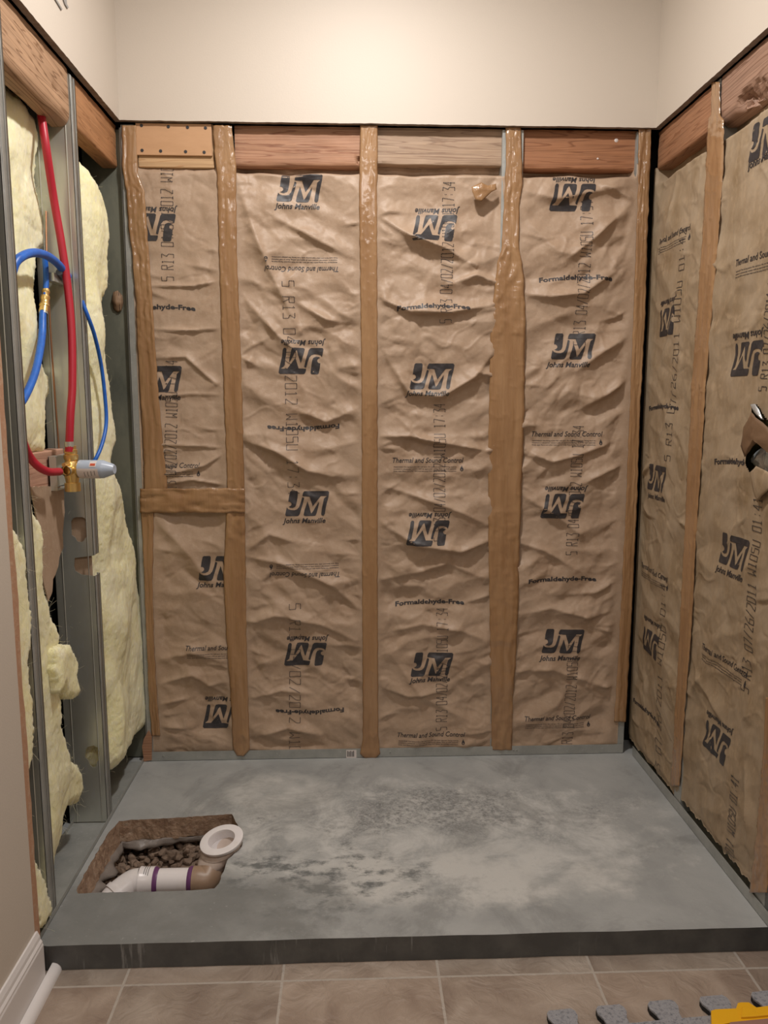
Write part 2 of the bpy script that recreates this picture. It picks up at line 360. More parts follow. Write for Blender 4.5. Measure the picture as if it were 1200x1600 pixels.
# painted drywall above the cut, ragged lower edge (its raw edge is the second material)
def upper(fn, a0, a1, seed):
    n = 160; A = [a0+(a1-a0)*i/n for i in range(n+1)]
    out = [(a, CUTZ+edge_noise(a, seed)) for a in A] + [(a1, CZ), (a0, CZ)]
    m = MB(); m.prism([out], fn, 0, T_, 0, 0)
    m.m = [0]*len(m.m)
    # cut edge faces
    nf = len(m.f) - len(out)
    for i in range(n): m.m[nf+i] = 1
    return m
struct(upper(lambda a, b, d: (a, d, b), -.766, .766, 1), 'wall_back', [PAINT, CUT])
def side_wall(sgn, yend, seed):
    n = 140; A = [yend+(-yend)*i/n for i in range(n+1)]
    out = [(a, CUTZ+edge_noise(a, seed)) for a in A] + [(0, CZ), (-3.6, CZ), (-3.6, FZ), (yend, FZ)]
    # ragged vertical edge down to the floor
    m = MB(); m.prism([out], lambda a, b, d: (sgn*(.75+d), a, b), 0, T_)
    nf = len(m.f) - len(out)
    for i in range(n): m.m[nf+i] = 1
    m.m[-1] = 1
    return m
struct(side_wall(-1, -.862, 2), 'wall_left', [PAINT, CUT])
struct(side_wall(1, -.95, 3), 'wall_right', [PAINT, CUT])
struct(MB().box((-.78, -3.616, FZ), (.78, -3.6, CZ)), 'wall_rear', PAINT)
struct(MB().box((-.95, -3.62, CZ), (.95, .15, CZ+.02)), 'ceiling', CEIL)
struct(MB().box((-.78, -3.62, FZ-.02), (.78, -.80, FZ)), 'floor', TILE)
# torn face paper left along the end of the left drywall
m = MB(); L1_ = []; R1_ = []
for i in range(70):
    z = -.04 + i*(1.86+.04)/69; yl = -.862; yr = -.836 + .006*float(pn(z*6, 1, 5)) + .003*float(pn(z*40, 2, 5)); L1_.append((yl, z)); R1_.append((yr, z))
m.prism([L1_ + R1_[::-1]], lambda a, b, d: (-.7515-d, a, b), 0, .013)
struct(m, 'trim_torn_edge', TORN)
# sheathing that closes the wall cavities, coloured near black for their shade
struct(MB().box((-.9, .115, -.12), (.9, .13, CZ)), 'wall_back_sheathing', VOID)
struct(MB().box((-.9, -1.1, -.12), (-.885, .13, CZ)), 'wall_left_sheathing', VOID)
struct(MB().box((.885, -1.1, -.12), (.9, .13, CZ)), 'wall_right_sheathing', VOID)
# baseboard with moulded top, and its shoe
def along_y(prof, y0, y1, sgn=-1, x0=.75):
    m = MB(); m.prism([prof], lambda a, b, d: (sgn*(x0-a), d, b), y0, y1); return m
bb = [(0, FZ), (.014, FZ), (.014, .030), (.0125, .034), (.0125, .038), (.009, .043), (.008, .050), (.0055, .056), (.004, .060), (0, .060)]
struct(along_y(bb, -3.6, -.858), 'baseboard_left', WHITE, bevel=.0008)
sh = [(.0145, FZ)] + [(.0145 + .018*math.cos(a), FZ + .018*math.sin(a)) for a in [math.pi/2*k/8 for k in range(9)]]
struct(along_y(sh, -3.6, -.815), 'baseboard_left_shoe', WHITE, smooth=True)
struct(along_y(bb, -3.6, -.96, 1), 'baseboard_right', WHITE, bevel=.0008)

# ------------------------------------------------------------------ concrete slab with the broken-out hole
def rough(P, amp, seed, step=.008):
    out = []
    for i in range(len(P)):
        a = Vector(P[i]).to_2d() if len(P[i]) > 2 else Vector(P[i]); b = Vector(P[(i+1) % len(P)]).to_2d() if len(P[i]) > 2 else Vector(P[(i+1) % len(P)])
        n = max(1, int((b-a).length/step)); t = (b-a); nn = Vector((-t.y, t.x)).normalized() if t.length else Vector((0, 0))
        for k in range(n):
            p = a.lerp(b, k/n); q = p + nn*(amp*float(pn(p.x*60, p.y*60, seed)) + amp*.6*float(pn(p.x*160, p.y*160, seed)))
            out.append((q.x, q.y))
    return out
fl = on(80, 1475, 2, 0); fr = on(1203, 1440, 2, 0)
outer = [(-.88, .112), (-.88, -.80), (-.742, -.823), (fl.x+.004, -.823)] + [(x, -.822+.002*float(pn(x*8, 0, 9))) for x in np.linspace(-.72, .80, 60)] + [(.88, -.80), (.88, .112)]
hole_px = [(186, 1283), (205, 1281), (260, 1279), (310, 1275), (362, 1272), (367, 1280), (372, 1292), (379, 1304), (377, 1322), (366, 1334), (354, 1345), (349, 1362), (343, 1380), (335, 1388), (300, 1391), (240, 1393), (180, 1394), (122, 1396), (119, 1392), (133, 1364), (150, 1335), (168, 1303)]
hole = [tuple(on(x, y, 2, 0))[:2] for x, y in hole_px]
hole_r = rough(hole, .0022, 4)
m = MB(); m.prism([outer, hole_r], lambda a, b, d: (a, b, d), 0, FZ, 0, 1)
# hole wall belongs to the slab: taper it down and give it the broken material
nf = len(m.f)-len(hole_r)
for i in range(len(hole_r)): m.m[nf+i] = 2
# deeper ring of broken concrete below
cxh = sum(p[0] for p in hole_r)/len(hole_r); cyh = sum(p[1] for p in hole_r)/len(hole_r)
n = len(hole_r); v = []; rings = [(-.002, 0), (-.018, .003), (-.035, .001), (-.058, .006)]
for z, k in rings:
    for i, (x, y) in enumerate(hole_r):
        left = sstep(-.55, -.78, x)*sstep(-.3, -.4, y)
        inw = .012*left*(-z/.058) + k*float(pn(x*40, y*40+z*60, 8))
        dx, dy = cxh-x, cyh-y; l = math.hypot(dx, dy)
        v.append((x+dx/l*inw, y+dy/l*inw, z))
f = [(a*n+i, a*n+(i+1) % n, (a+1)*n+(i+1) % n, (a+1)*n+i) for a in range(len(rings)-1) for i in range(n)]
m.add(v, f, 2)
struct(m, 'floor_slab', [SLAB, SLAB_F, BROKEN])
struct(MB().box((-.9, -.83, -.30), (.9, .13, -.29)), 'ground', SOIL)
# plastic film hanging under the broken edge
def film():
    m = MB(); n = len(hole_r); ids = [i for i in range(n) if hole_r[i][1] > -.61 and hole_r[i][0] < -.47]
    ids = sorted(ids, key=lambda i: math.atan2(hole_r[i][1]-cyh-.02, hole_r[i][0]-cxh-.02) % (2*math.pi))
    v = []; K = 5
    for i in ids:
        x, y = hole_r[i]; dx, dy = cxh-x, cyh-y; l = math.hypot(dx, dy); left = float(sstep(-.58, -.72, x))
        for k in range(K):
            t = k/(K-1); w = (.0015 + .016*left + (.004+.02*left)*float(pn(x*26, y*26, 12)))*t
            v.append((x+dx/l*(w+.008*left), y+dy/l*(w+.008*left), -.056-.016*t*t+.004*float(pn(x*30+t*3, y*30, 13))))
    f = []
    for a in range(len(ids)-1):
        if math.dist(hole_r[ids[a]], hole_r[ids[a+1]]) > .03: continue
        for k in range(K-1): f.append((a*K+k, a*K+k+1, (a+1)*K+k+1, (a+1)*K+k))
    o = m.add(v, f).build('plastic_film', FILM, smooth=True)
    md = o.modifiers.new('t', 'SOLIDIFY'); md.thickness = .0012
    tag(o, 'torn grey plastic sheeting showing under the broken rim of the slab hole', 'plastic sheet')
film()
# gravel bed
def gravel():
    rng = random.Random(3); bm0 = bmesh.new(); bmesh.ops.create_icosphere(bm0, subdivisions=2, radius=1)
    base = [v.co.copy() for v in bm0.verts]; faces = [[v.index for v in f.verts] for f in bm0.faces]; bm0.free()
    m = MB()
    for i in range(760):
        x = rng.uniform(-.83, -.40); y = rng.uniform(-.66, -.20); r = rng.uniform(.008, .0165)
        z = -.099 + .012*float(pn(x*9, y*9, 2)) + rng.uniform(-.008, .008) - .012*(y < -.52)
        sx, sy, sz = rng.uniform(.8, 1.35), rng.uniform(.7, 1.15), rng.uniform(.6, 1.0)
        rot = Matrix.Rotation(rng.uniform(0, 6.28), 3, 'Z') @ Matrix.Rotation(rng.uniform(-.8, .8), 3, 'X')
        nr = [Vector((rng.gauss(0, 1), rng.gauss(0, 1), rng.gauss(0, 1))).normalized() for _ in range(10)]; nd = [rng.uniform(.5, .82) for _ in nr]
        v = []
        for p in base:
            q = p.copy()
            for a, dd in zip(nr, nd):
                s_ = q.dot(a)
                if s_ > dd: q -= a*(s_-dd)
            v.append(rot @ Vector((q.x*sx*r, q.y*sy*r, q.z*sz*r)) + Vector((x, y, z)))
        m.add(v, faces)
    m.box((-.84, -.68, -.16), (-.36, -.18, -.112))
    tag(m.build('gravel', STONE), 'dark brown crushed stone filling the hole broken in the slab', 'gravel', kind='stuff')
gravel()

# ------------------------------------------------------------------ lettering
FONT_C = {}
def glyph_mesh(body, size=1.0, shear=0.0, offset=0.0, sx=1.0, step=None, width=None, align=True):
    key = (body, size, shear, offset, sx, step, width)
    if key in FONT_C: return FONT_C[key]
    cu = bpy.data.curves.new('t', 'FONT'); cu.body = body; cu.size = size; cu.shear = shear; cu.offset = offset
    cu.resolution_u = 2; cu.fill_mode = 'FRONT'
    ob = bpy.data.objects.new('t', cu); col.objects.link(ob); bpy.context.view_layer.update()
    dg = bpy.context.evaluated_depsgraph_get(); me = ob.evaluated_get(dg).to_mesh()
    V = np.array([v.co[:2] for v in me.vertices]); Fc = [list(p.vertices) for p in me.polygons]
    ob.evaluated_get(dg).to_mesh_clear(); bpy.data.objects.remove(ob); bpy.data.curves.remove(cu)
    V -= (V.min(0)+V.max(0))/2
    V[:, 0] *= sx
    if width: V[:, 0] *= width/(V[:, 0].max()-V[:, 0].min())
    if step: V, Fc = cutgrid(V, Fc, step)
    FONT_C[key] = (V, Fc); return V, Fc
def cutgrid(V, Fc, step):
    bm = bmesh.new(); vs = [bm.verts.new((x, y, 0)) for x, y in V]
    for f in Fc:
        try: bm.faces.new([vs[i] for i in f])
        except ValueError: pass
    bmesh.ops.remove_doubles(bm, verts=bm.verts, dist=1e-6)
    for ax in (0, 1):
        lo, hi = V[:, ax].min(), V[:, ax].max(); c = lo+step
        while c < hi:
            no = (1, 0, 0) if ax == 0 else (0, 1, 0); co = (c, 0, 0) if ax == 0 else (0, c, 0)
            bmesh.ops.bisect_plane(bm, geom=bm.verts[:]+bm.edges[:]+bm.faces[:], plane_co=co, plane_no=no); c += step
    bm.verts.index_update(); V2 = np.array([v.co[:2] for v in bm.verts]); F2 = [[v.index for v in f.verts] for f in bm.faces]; bm.free(); return V2, F2
# the logo: two slanted rounded blocks split by a knocked-out J and M (unit = metres, width .134)
def logo_mesh():
    # traced in a 0..76 x 0..44 frame, y down
    A = [(9,2),(11,0.5),(21,0.5),(22.5,2.5),(21.5,12),(19.5,23),(17.5,27.5),(13,29.5),(9,29),(6.2,27.6),(9,26.5),(11.2,24.2),(11,21),(8.6,18.9),(6,18.7),(7,11)]
    B = [(3.2,28.5),(5.5,31.5),(10,33.2),(16,33.5),(20.5,32),(24,28),(27,20),(29.5,11.5),(31.5,11.5),(32.8,13),(30.5,22),(27,33),(25,40),(22.5,43),(19,43.4),(2,43.4),(0.5,41),(1.5,36)]
    Cc = [(31.5,3),(33.2,1),(73,1),(75.2,3.2),(74.2,10),(71,22),(69,30),(67.5,40),(65.5,43.2),(62.2,43),(61.2,40.5),(62.5,31),(64.5,22),(66.2,14),(69,11.5),(70.8,10.7),(70.5,9.6),(61,9.6),(47,27),(42,10),(29.8,9.6),(30.3,6)]
    D = [(38.2,18.5),(39.5,22),(44.2,39.5),(47.5,36),(50.5,30.5),(57.5,19.5),(57.2,25),(55,33),(53.5,39),(51.5,43),(48,43.6),(33.5,43.4),(31.5,41.5),(33,34)]
    V = []; Fc = []
    for P in (A, B, Cc, D):
        Q = [((x-38)*.134/76, (22-y)*.134/76) for x, y in P]
        t = geometry.tessellate_polygon([[Vector((x, y, 0)) for x, y in Q]]); b = len(V); V += Q; Fc += [[i+b for i in q] for q in t]
    return cutgrid(np.array(V), Fc, .0055)
LOGO = logo_mesh()
def flame_mesh():
    P = [(0,9),(1.6,6.3),(1.4,4.6),(3.2,3),(3.8,0.2),(3.0,-2.6),(1,-4.2),(-1.4,-4.2),(-3.2,-2.4),(-3.6,0.4),(-2.2,3),(-1.9,5),(-.3,6)]
    Hh = [(0,.8),(1,-.6),(1.1,-2),(0,-2.9),(-1.1,-2),(-.9,-.4)]
    s = .00135; t = geometry.tessellate_polygon([[Vector((x*s, y*s, 0)) for x, y in P], [Vector((x*s, y*s, 0)) for x, y in Hh]])
    return np.array([(x*s, y*s) for x, y in P+Hh]), [list(q) for q in t]
FLAME = flame_mesh()
JMTXT = ('JohnsManville', )
# dot-printed date code: strokes made of short dashes
ST = {'0': [(0,0,1,0),(1,0,1,2),(1,2,0,2),(0,2,0,0)], '1': [(.5,0,.5,2),(.1,0,.9,0),(.5,2,.2,1.7)], '2': [(0,2,1,2),(1,2,1,1.3),(1,1.3,0,0),(0,0,1,0)],
      '3': [(0,2,1,2),(1,2,.4,1.15),(.4,1.15,1,.9),(1,.9,1,0),(1,0,0,0)], '4': [(.75,0,.75,2),(.75,2,0,.7),(0,.7,1,.7)], '5': [(1,2,0,2),(0,2,0,1.15),(0,1.15,1,1.15),(1,1.15,1,0),(1,0,0,0)],
      '6': [(1,2,0,1.2),(0,1.2,0,0),(0,0,1,0),(1,0,1,1),(1,1,0,1)], '7': [(0,2,1,2),(1,2,.4,0)], 'R': [(0,0,0,2),(0,2,1,2),(1,2,1,1.1),(1,1.1,0,1.1),(.4,1.1,1,0)],
      'W': [(0,2,0,0),(0,0,.5,.8),(.5,.8,1,0),(1,0,1,2)], 'U': [(0,2,0,0),(0,0,1,0),(1,0,1,2)], '/': [(0,0,1,2)], ':': [(.4,.4,.6,.4),(.4,.6,.6,.6),(.4,1.4,.6,1.4),(.4,1.6,.6,1.6)], ' ': []}
def code_mesh(txt, length, height=.0335, dotted=True):
    n = len(txt); p = length/n; cw = p*.68; V = []; Fc = []
    for i, ch in enumerate(txt):
        for (a, b, c, d) in ST[ch]:
            x0, y0 = i*p+p*.15+a*cw, (b/2-.5)*height; x1, y1 = i*p+p*.15+c*cw, (d/2-.5)*height
            l = math.hypot(x1-x0, y1-y0); k = max(1, round(l/.0042)); tx, ty = (x1-x0)/l, (y1-y0)/l; w = .00105 if dotted else .00095
            for q in range(k):
                s0, s1 = (q+.08)/k*l, (q+(.74 if dotted else .98))/k*l
                b0 = len(V); nx, ny = -ty*w, tx*w
                V += [(x0+tx*s0+nx, y0+ty*s0+ny), (x0+tx*s0-nx, y0+ty*s0-ny), (x0+tx*s1-nx, y0+ty*s1-ny), (x0+tx*s1+nx, y0+ty*s1+ny)]; Fc.append([b0, b0+1, b0+2, b0+3])
    return np.array(V), Fc
WARN = ["WARNING! This facing and/or film will burn. Do not leave exposed. Facing must be", "installed in substantial contact with an approved ceiling, floor or wall material.", "Keep open flame and other heat sources away from facing. See package instructions."]

# ------------------------------------------------------------------ paper sheets (kraft-faced batts)
class Sheet:
    def __init__(s, O, U, Nn, u0, u1, z0, z1, seed, sag=0, shear=0, amp=(.007, .0055, .0026, .0007), freq=1.0, edge=.022, step=.004, folds=(), stiff=None, top_tuck=.045, top=1.782, ph=0, flat=0.0, pucker=1.0, rag=.004):
        s.O = Vector(O); s.U = Vector(U); s.N = Vector(Nn); s.u0, s.u1, s.z0, s.z1 = u0, u1, z0, z1
        nu = int(round((u1-u0)/step))+1; nz = int(round((z1-z0)/step))+1
        s.us = np.linspace(u0, u1, nu); s.zs = np.linspace(z0, z1, nz); Ug, Zg = np.meshgrid(s.us, s.zs)
        hw = (u1-u0)/2; uc = (u0+u1)/2; r = (Ug-uc)/hw
        w = Zg + shear*Ug - sag*r*r*.5
        wx = .02*pn(Ug*7, Zg*7, seed+9); w = w + wx
        h = amp[0]*pn(Ug*2.2*freq, w*5*freq, seed)*1.5
        q1, q2 = Ug+.12*shear*Zg + .015*pn(Ug*12, Zg*12, seed+21), Zg+.6*shear*Ug - .5*sag*r*r + .012*pn(Ug*14, Zg*14, seed+22)
        mk_ = .35+.65*sstep(-.25, .3, pn(Ug*5, Zg*5, seed+23)); mk2 = sstep(-.05, .35, pn(Ug*6+5, Zg*6, seed+24))
        h += amp[1]*(1-2.8*np.abs(pn(q1*4.6*freq, q2*9*freq, seed+1))) + amp[1]*.7*(2.8*np.abs(pn(q1*6.3+2, q2*8.5, seed+11))-1)
        h += amp[2]*mk_*((1-2.6*np.abs(pn(q1*13+q2*4, q2*17-q1*5, seed+2))) + (2.4*np.abs(pn(q1*15-q2*5, q2*15+q1*4, seed+5))-1))
        h += .0028*mk2*np.exp(-np.abs(pn(q1*8, q2*11, seed+12))*32) - .0022*mk_*np.exp(-np.abs(pn(q1*9+3, q2*9, seed+13))*36)
        h += amp[3]*mk_*(1-2*np.abs(pn(Ug*40, Zg*44, seed+3))) + amp[3]*.6*pn(Ug*80, Zg*80, seed+4)
        # soft pillow
        h += flat*(1-r*r)
        rp = random.Random(seed*7+1); fl_ = [([s.to_uz(px, py) for px, py in P], A, W1, W2*.8) for (P, A, W1, W2) in folds]
        for _ in range(int(pucker*(z1-z0)*11)):
            sd_ = rp.choice((0, 1)); z = rp.uniform(z0+.03, z1-.06); L_ = rp.uniform(.03, .11); sl = rp.uniform(-.8, .8)
            ua = u0+.016 if sd_ == 0 else u1-.016; dr = 1 if sd_ == 0 else -1
            P = [(ua, z), (ua+dr*L_*.5, z+sl*L_*.5), (ua+dr*L_, z+sl*L_*.8+rp.uniform(-.01, .01))]
            if dr < 0: P = P[::-1]
            fl_.append((P, rp.uniform(.002, .0055), rp.uniform(.008, .02), rp.uniform(.003, .007)))
        for (Pw, A, W1, W2) in fl_:
            best = np.full(Ug.shape, 1e9); sg = np.zeros(Ug.shape); tt = np.zeros(Ug.shape); L = len(Pw)-1; Pw = [tuple(q) for q in Pw]
            for i in range(L):
                a = np.array(Pw[i]); b = np.array(Pw[i+1]); d = b-a; ll = d@d
                t = np.clip(((Ug-a[0])*d[0]+(Zg-a[1])*d[1])/ll, 0, 1); qx = Ug-(a[0]+t*d[0]); qz = Zg-(a[1]+t*d[1]); dist = np.hypot(qx, qz)
                side = np.sign(d[0]*qz-d[1]*qx); upd = dist < best; best = np.where(upd, dist, best); sg = np.where(upd, side, sg); tt = np.where(upd, (i+t)/L, tt)
            j = .3*pn(Ug*16, Zg*16, seed+7); k = np.where(sg > 0, best/W1, best/W2)
            h += 1.6*A*np.exp(-k**1.25)*(.25+.75*np.sin(np.pi*np.clip(tt, .04, .96)))*(1+j)
        de = np.minimum(Ug-u0, u1-Ug); env = sstep(edge*.7, edge+.030, de); 
        h = h*env - .004*env
        s.over = np.minimum(h, .030)
        tuck = sstep(top-.041, top-.023, Zg + .006*pn(Ug*9, Ug*0, seed+31))*sstep(edge*.7, edge+.006, de)
        s.H = s.over - top_tuck*tuck
        bt = sstep(z0+.03, z0, Zg); s.H = s.H*(1-bt) - .003*bt
        s.ink = []; s.rag = rag
    def to_uz(s, px, py):
        ax = 1 if abs(s.N.y) > .5 else 0
        P = on(px, py, ax, s.O[ax]); q = P-s.O; return (q.dot(s.U), q.z)
    def height(s, u, z):
        fu = np.clip((u-s.u0)/(s.u1-s.u0)*(len(s.us)-1), 0, len(s.us)-1.001); fz = np.clip((z-s.z0)/(s.z1-s.z0)*(len(s.zs)-1), 0, len(s.zs)-1.001)
        i = fu.astype(int); j = fz.astype(int); a = fu-i; b = fz-j; H = s.H
        return H[j, i]*(1-a)*(1-b)+H[j, i+1]*a*(1-b)+H[j+1, i]*(1-a)*b+H[j+1, i+1]*a*b
    def put(s, mesh, c, ang=0.0, eps=.0008, bend=None):
        V, Fc = mesh; V = V.copy()
        if bend is not None: V[:, 1] += bend(V[:, 0])
        ca, sa = math.cos(ang), math.sin(ang); u = c[0]+V[:, 0]*ca-V[:, 1]*sa; z = c[1]+V[:, 0]*sa+V[:, 1]*ca
        s.ink.append((u, z, Fc, eps))
    def px(s, mesh, px, py, ang=0, **k): s.put(mesh, s.to_uz(px, py), ang, **k)
    def logo(s, px, py, tx, ty, up=True):
        a = 0 if up else math.pi; s.px(LOGO, px, py, a)
        s.px(glyph_mesh('Johns Manville', 1, .22, .012, 1, .006, .126), tx, ty, a) if False else s.px(JM_T, tx, ty, a)
    def thermal(s, px, py, up=True, flame=True):
        a = 0 if up else math.pi; s.px(TH_T, px, py, a); c = s.to_uz(px, py); d = 1 if up else -1
        for i, l in enumerate(WARN_T): s.put(l, (c[0]-d*.009, c[1]-d*(.0205+.0062*i)), a)
        if flame: s.put(FLAME, (c[0]+d*.100, c[1]-d*.027), a)
    def formal(s, px, py, up=True, ph=0): s.px(FO_T, px, py, 0 if up else math.pi, bend=lambda x: .007*np.cos((x-.02)/.105*math.pi*.5+ph)-.004)
    def code(s, p0, p1, txt, dotted=True):
        a = np.array(s.to_uz(*p0)); b = np.array(s.to_uz(*p1)); d = b-a; s.put(code_mesh(txt, float(np.hypot(*d)), dotted=dotted), tuple(a), math.atan2(d[1], d[0]), eps=.0012)
    def pt(s, u, z, h): return s.O + s.U*u + Vector((0, 0, z)) + s.N*h
    def build(s, name, mat, label, group, holes=None, back=.075):
        nz, nu = s.H.shape; Ug, Zg = np.meshgrid(s.us, s.zs)
        O = np.array(s.O); U = np.array(s.U); Nn = np.array(s.N)
        P = O + Ug[..., None]*U + s.H[..., None]*Nn; P[..., 2] += Zg + s.rag*(1+1.3*pn(Ug*22, 0*Ug, 5)+.8*pn(Ug*70, 0*Ug, 6))*sstep(s.z0+.03, s.z0, Zg)
        idx = np.arange(nz*nu).reshape(nz, nu)
        V = [tuple(p) for p in P.reshape(-1, 3)]; keep = np.ones((nz-1, nu-1), bool)
        if holes is not None:
            for j in range(nz-1):
                for i in range(nu-1):
                    if inpoly((s.us[i], s.zs[j]), holes): keep[j, i] = False
        F_ = [(idx[j, i], idx[j, i+1], idx[j+1, i+1], idx[j+1, i]) for j in range(nz-1) for i in range(nu-1) if keep[j, i]]
        M = [0]*len(F_)
        # sides and back of the batt
        rim = [idx[0, i] for i in range(nu)]+[idx[j, nu-1] for j in range(1, nz)]+[idx[nz-1, i] for i in range(nu-2, -1, -1)]+[idx[j, 0] for j in range(nz-2, 0, -1)]
        b0 = len(V)
        inset = .026
        for q in rim:
            p = np.array(V[q]); u = (p-O)@U; h = (p-O)@Nn
            uu = min(max(u, s.u0+inset), s.u1-inset)
            V.append(tuple(p+U*(uu-u)+Nn*(-back-h)))
        n = len(rim); k0 = len(F_)
        F_ += [(rim[i], rim[(i+1) % n], b0+(i+1) % n, b0+i) for i in range(n)]; F_.append(tuple(b0+i for i in range(n))[::-1]); M += [2]*(n+1)
        for (u, z, Fc, eps) in s.ink:
            ok = (u > s.u0+.003) & (u < s.u1-.003) & (z > s.z0+.004) & (z < s.z1-.006)
            if holes is not None: ok &= np.array([not inpoly((a, b), holes) for a, b in zip(u, z)])
            h = s.height(u, z)+eps; Q = O + u[:, None]*U + h[:, None]*Nn; Q[:, 2] += z
            b = len(V); V += [tuple(q) for q in Q]
            for f in Fc:
                if all(ok[i] for i in f): F_.append(tuple(i+b for i in f)); M.append(1)
        c = s.pt((s.u0+s.u1)/2, s.z0, 0)
        o = mk(name, V, F_, [mat, INK, FIBER], None, True, M, loc=c)
        # drop unused vertices of clipped prints
        bm = bmesh.new(); bm.from_mesh(o.data); bmesh.ops.delete(bm, geom=[v for v in bm.verts if not v.link_faces], context='VERTS'); bm.to_mesh(o.data); bm.free()
        return tag(o, label, 'insulation batt', group)
def inpoly(p, P):
    x, y = p; c = False; j = len(P)-1
    for i in range(len(P)):
        if (P[i][1] > y) != (P[j][1] > y) and x < (P[j][0]-P[i][0])*(y-P[i][1])/(P[j][1]-P[i][1])+P[i][0]: c = not c
        j = i
    return c
JM_T = glyph_mesh('Johns Manville', 1, .26, .022, 1, .006, .128); JM_T = (JM_T[0]*np.array([1, 0.0205/ (JM_T[0][:, 1].max()-JM_T[0][:, 1].min())]), JM_T[1])
TH_T = glyph_mesh('Thermal and Sound Control', 1, .25, .010, 1, None, .212); TH_T = (TH_T[0]*np.array([1, .0155/(TH_T[0][:, 1].max()-TH_T[0][:, 1].min())]), TH_T[1])
FO_T = glyph_mesh('Formaldehyde-Free', 1, .0, .036, 1, None, .212); FO_T = (FO_T[0]*np.array([1, .0185/(FO_T[0][:, 1].max()-FO_T[0][:, 1].min())]), FO_T[1])
TH_T = cutgrid(*TH_T, .008); FO_T = cutgrid(*FO_T, .008)
WARN_T = []
for l in WARN:
    g = glyph_mesh(l, 1, 0, .02, 1, None, .188); WARN_T.append((g[0]*np.array([1, .0042/(g[0][:, 1].max()-g[0][:, 1].min())]), g[1]))

CODE1 = '5 R13 04/02/2012 W105U 17:34'; CODE2 = '5 R13 07/26/2011 W105U 01:42'; CODE3 = '5 R13 07/26/2011 W105U 01:41'
PB = .0165
SX = dict(s0=-.735, s1=-.468, s2=-.0625, s3=.346, s4=.722)
def bsheet(a, b, z0=.012, z1=1.782, **k): return Sheet((0, PB, 0), (1, 0, 0), (0, -1, 0), SX[a], SX[b], z0, z1, **k)
# bay beside the left corner, upper
sh = bsheet('s0', 's1', z0=.828, seed=11, shear=.05, amp=(.003, .0022, .0012, .0004), top_tuck=.012, folds=[
    ([(235, 447), (300, 448), (340, 440)], .006, .008, .003), ([(237, 515), (300, 517), (340, 514)], .006, .006, .003), ([(240, 560), (290, 558), (325, 590), (345, 605)], .006, .010, .004),
    ([(240, 695), (300, 697), (345, 700)], .006, .010, .004), ([(250, 745), (320, 728), (345, 712)], .008, .010, .004), ([(255, 757), (300, 750), (350, 758)], .007, .008, .004), ([(240, 620), (300, 616), (345, 617)], .004, .006, .004)])
sh.code((262, 440), (259, 182), CODE1); sh.logo(238, 355, 241, 326, False); sh.formal(247, 482); sh.logo(249, 592, 247, 622); sh.code((266, 790), (268, 562), CODE1); sh.thermal(256, 727)
sh.build('insulation_batt', KRAFT, 'narrow kraft-faced insulation batt in the left bay of back wall, above the horizontal tape', 'kraft-faced batts')
# lower
sh = bsheet('s0', 's1', z1=.838, seed=17, shear=.5, amp=(.006, .0045, .0018, .0005), top=9, folds=[([(245, 815), (300, 870), (340, 930)], .006, .02, .02), ([(250, 1030), (300, 1020), (352, 1035)], .010, .016, .02), ([(245, 1070), (300, 1055), (350, 1085)], .006, .012, .01)])
sh.logo(344, 888, 340, 915); sh.thermal(345, 1012); sh.logo(349, 1121, 352, 1093, False)
sh.build('insulation_batt', KRAFT, 'narrow kraft-faced insulation batt in the left bay of back wall, below the horizontal tape', 'kraft-faced batts')
# second bay
sh = bsheet('s1', 's2', seed=31, shear=.55, sag=0, folds=[
    ([(375, 300), (400, 370), (430, 440), (470, 520)], .012, .02, .02), ([(430, 340), (490, 372), (545, 400)], .012, .022, .012), ([(385, 470), (430, 520), (475, 560)], .012, .02, .016), ([(460, 470), (510, 500), (540, 505)], .010, .018, .012),
    ([(385, 690), (430, 705), (480, 735), (520, 745)], .016, .022, .012), ([(460, 640), (510, 660), (555, 640)], .010, .02, .012), ([(385, 870), (440, 880), (520, 915), (560, 950)], .012, .018, .014),
    ([(390, 975), (430, 960), (500, 975), (555, 1000)], .010, .02, .014), ([(395, 1090), (440, 1080), (480, 1085)], .008, .016, .010), ([(400, 1150), (450, 1138), (500, 1148)], .010, .02, .012), ([(385, 860), (420, 835), (470, 850)], .008, .02, .012)])
sh.logo(468, 293, 464, 323); sh.thermal(471, 420, False); sh.code((450, 437), (459, 775), CODE1); sh.logo(470, 564, 474, 534, False); sh.formal(474, 668, False)
sh.logo(480, 787, 475, 815); sh.thermal(476, 898, False); sh.code((461, 941), (460, 1270), CODE1); sh.logo(477, 1023, 481, 997, False); sh.formal(484, 1112, False)
sh.build('insulation_batt', KRAFT, 'wide wrinkled kraft-faced batt between the second and third taped studs of back wall', 'kraft-faced batts')
# third bay
sh = bsheet('s2', 's3', seed=47, shear=0, sag=.05, folds=[
    ([(592, 338), (640, 370), (700, 392), (735, 412)], .018, .024, .010), ([(600, 470), (640, 488), (700, 490), (765, 478)], .022, .030, .010), ([(775, 440), (745, 430), (700, 445)], .012, .018, .012),
    ([(605, 560), (640, 615), (690, 620), (740, 590), (768, 555)], .016, .024, .014), ([(596, 682), (640, 682), (700, 694), (765, 705)], .014, .014, .008), ([(620, 650), (660, 690), (720, 692)], .006, .014, .010),
    ([(600, 820), (650, 850), (720, 862), (762, 845)], .014, .022, .012), ([(600, 760), (650, 775), (720, 800), (760, 820)], .010, .02, .012), ([(598, 905), (650, 895), (700, 880), (758, 905)], .010, .02, .014),
    ([(600, 990), (660, 975), (720, 985), (760, 1000)], .010, .022, .016), ([(600, 1075), (640, 1088), (700, 1080)], .010, .02, .008), ([(610, 1020), (660, 1090), (740, 1130)], .007, .02, .018)])
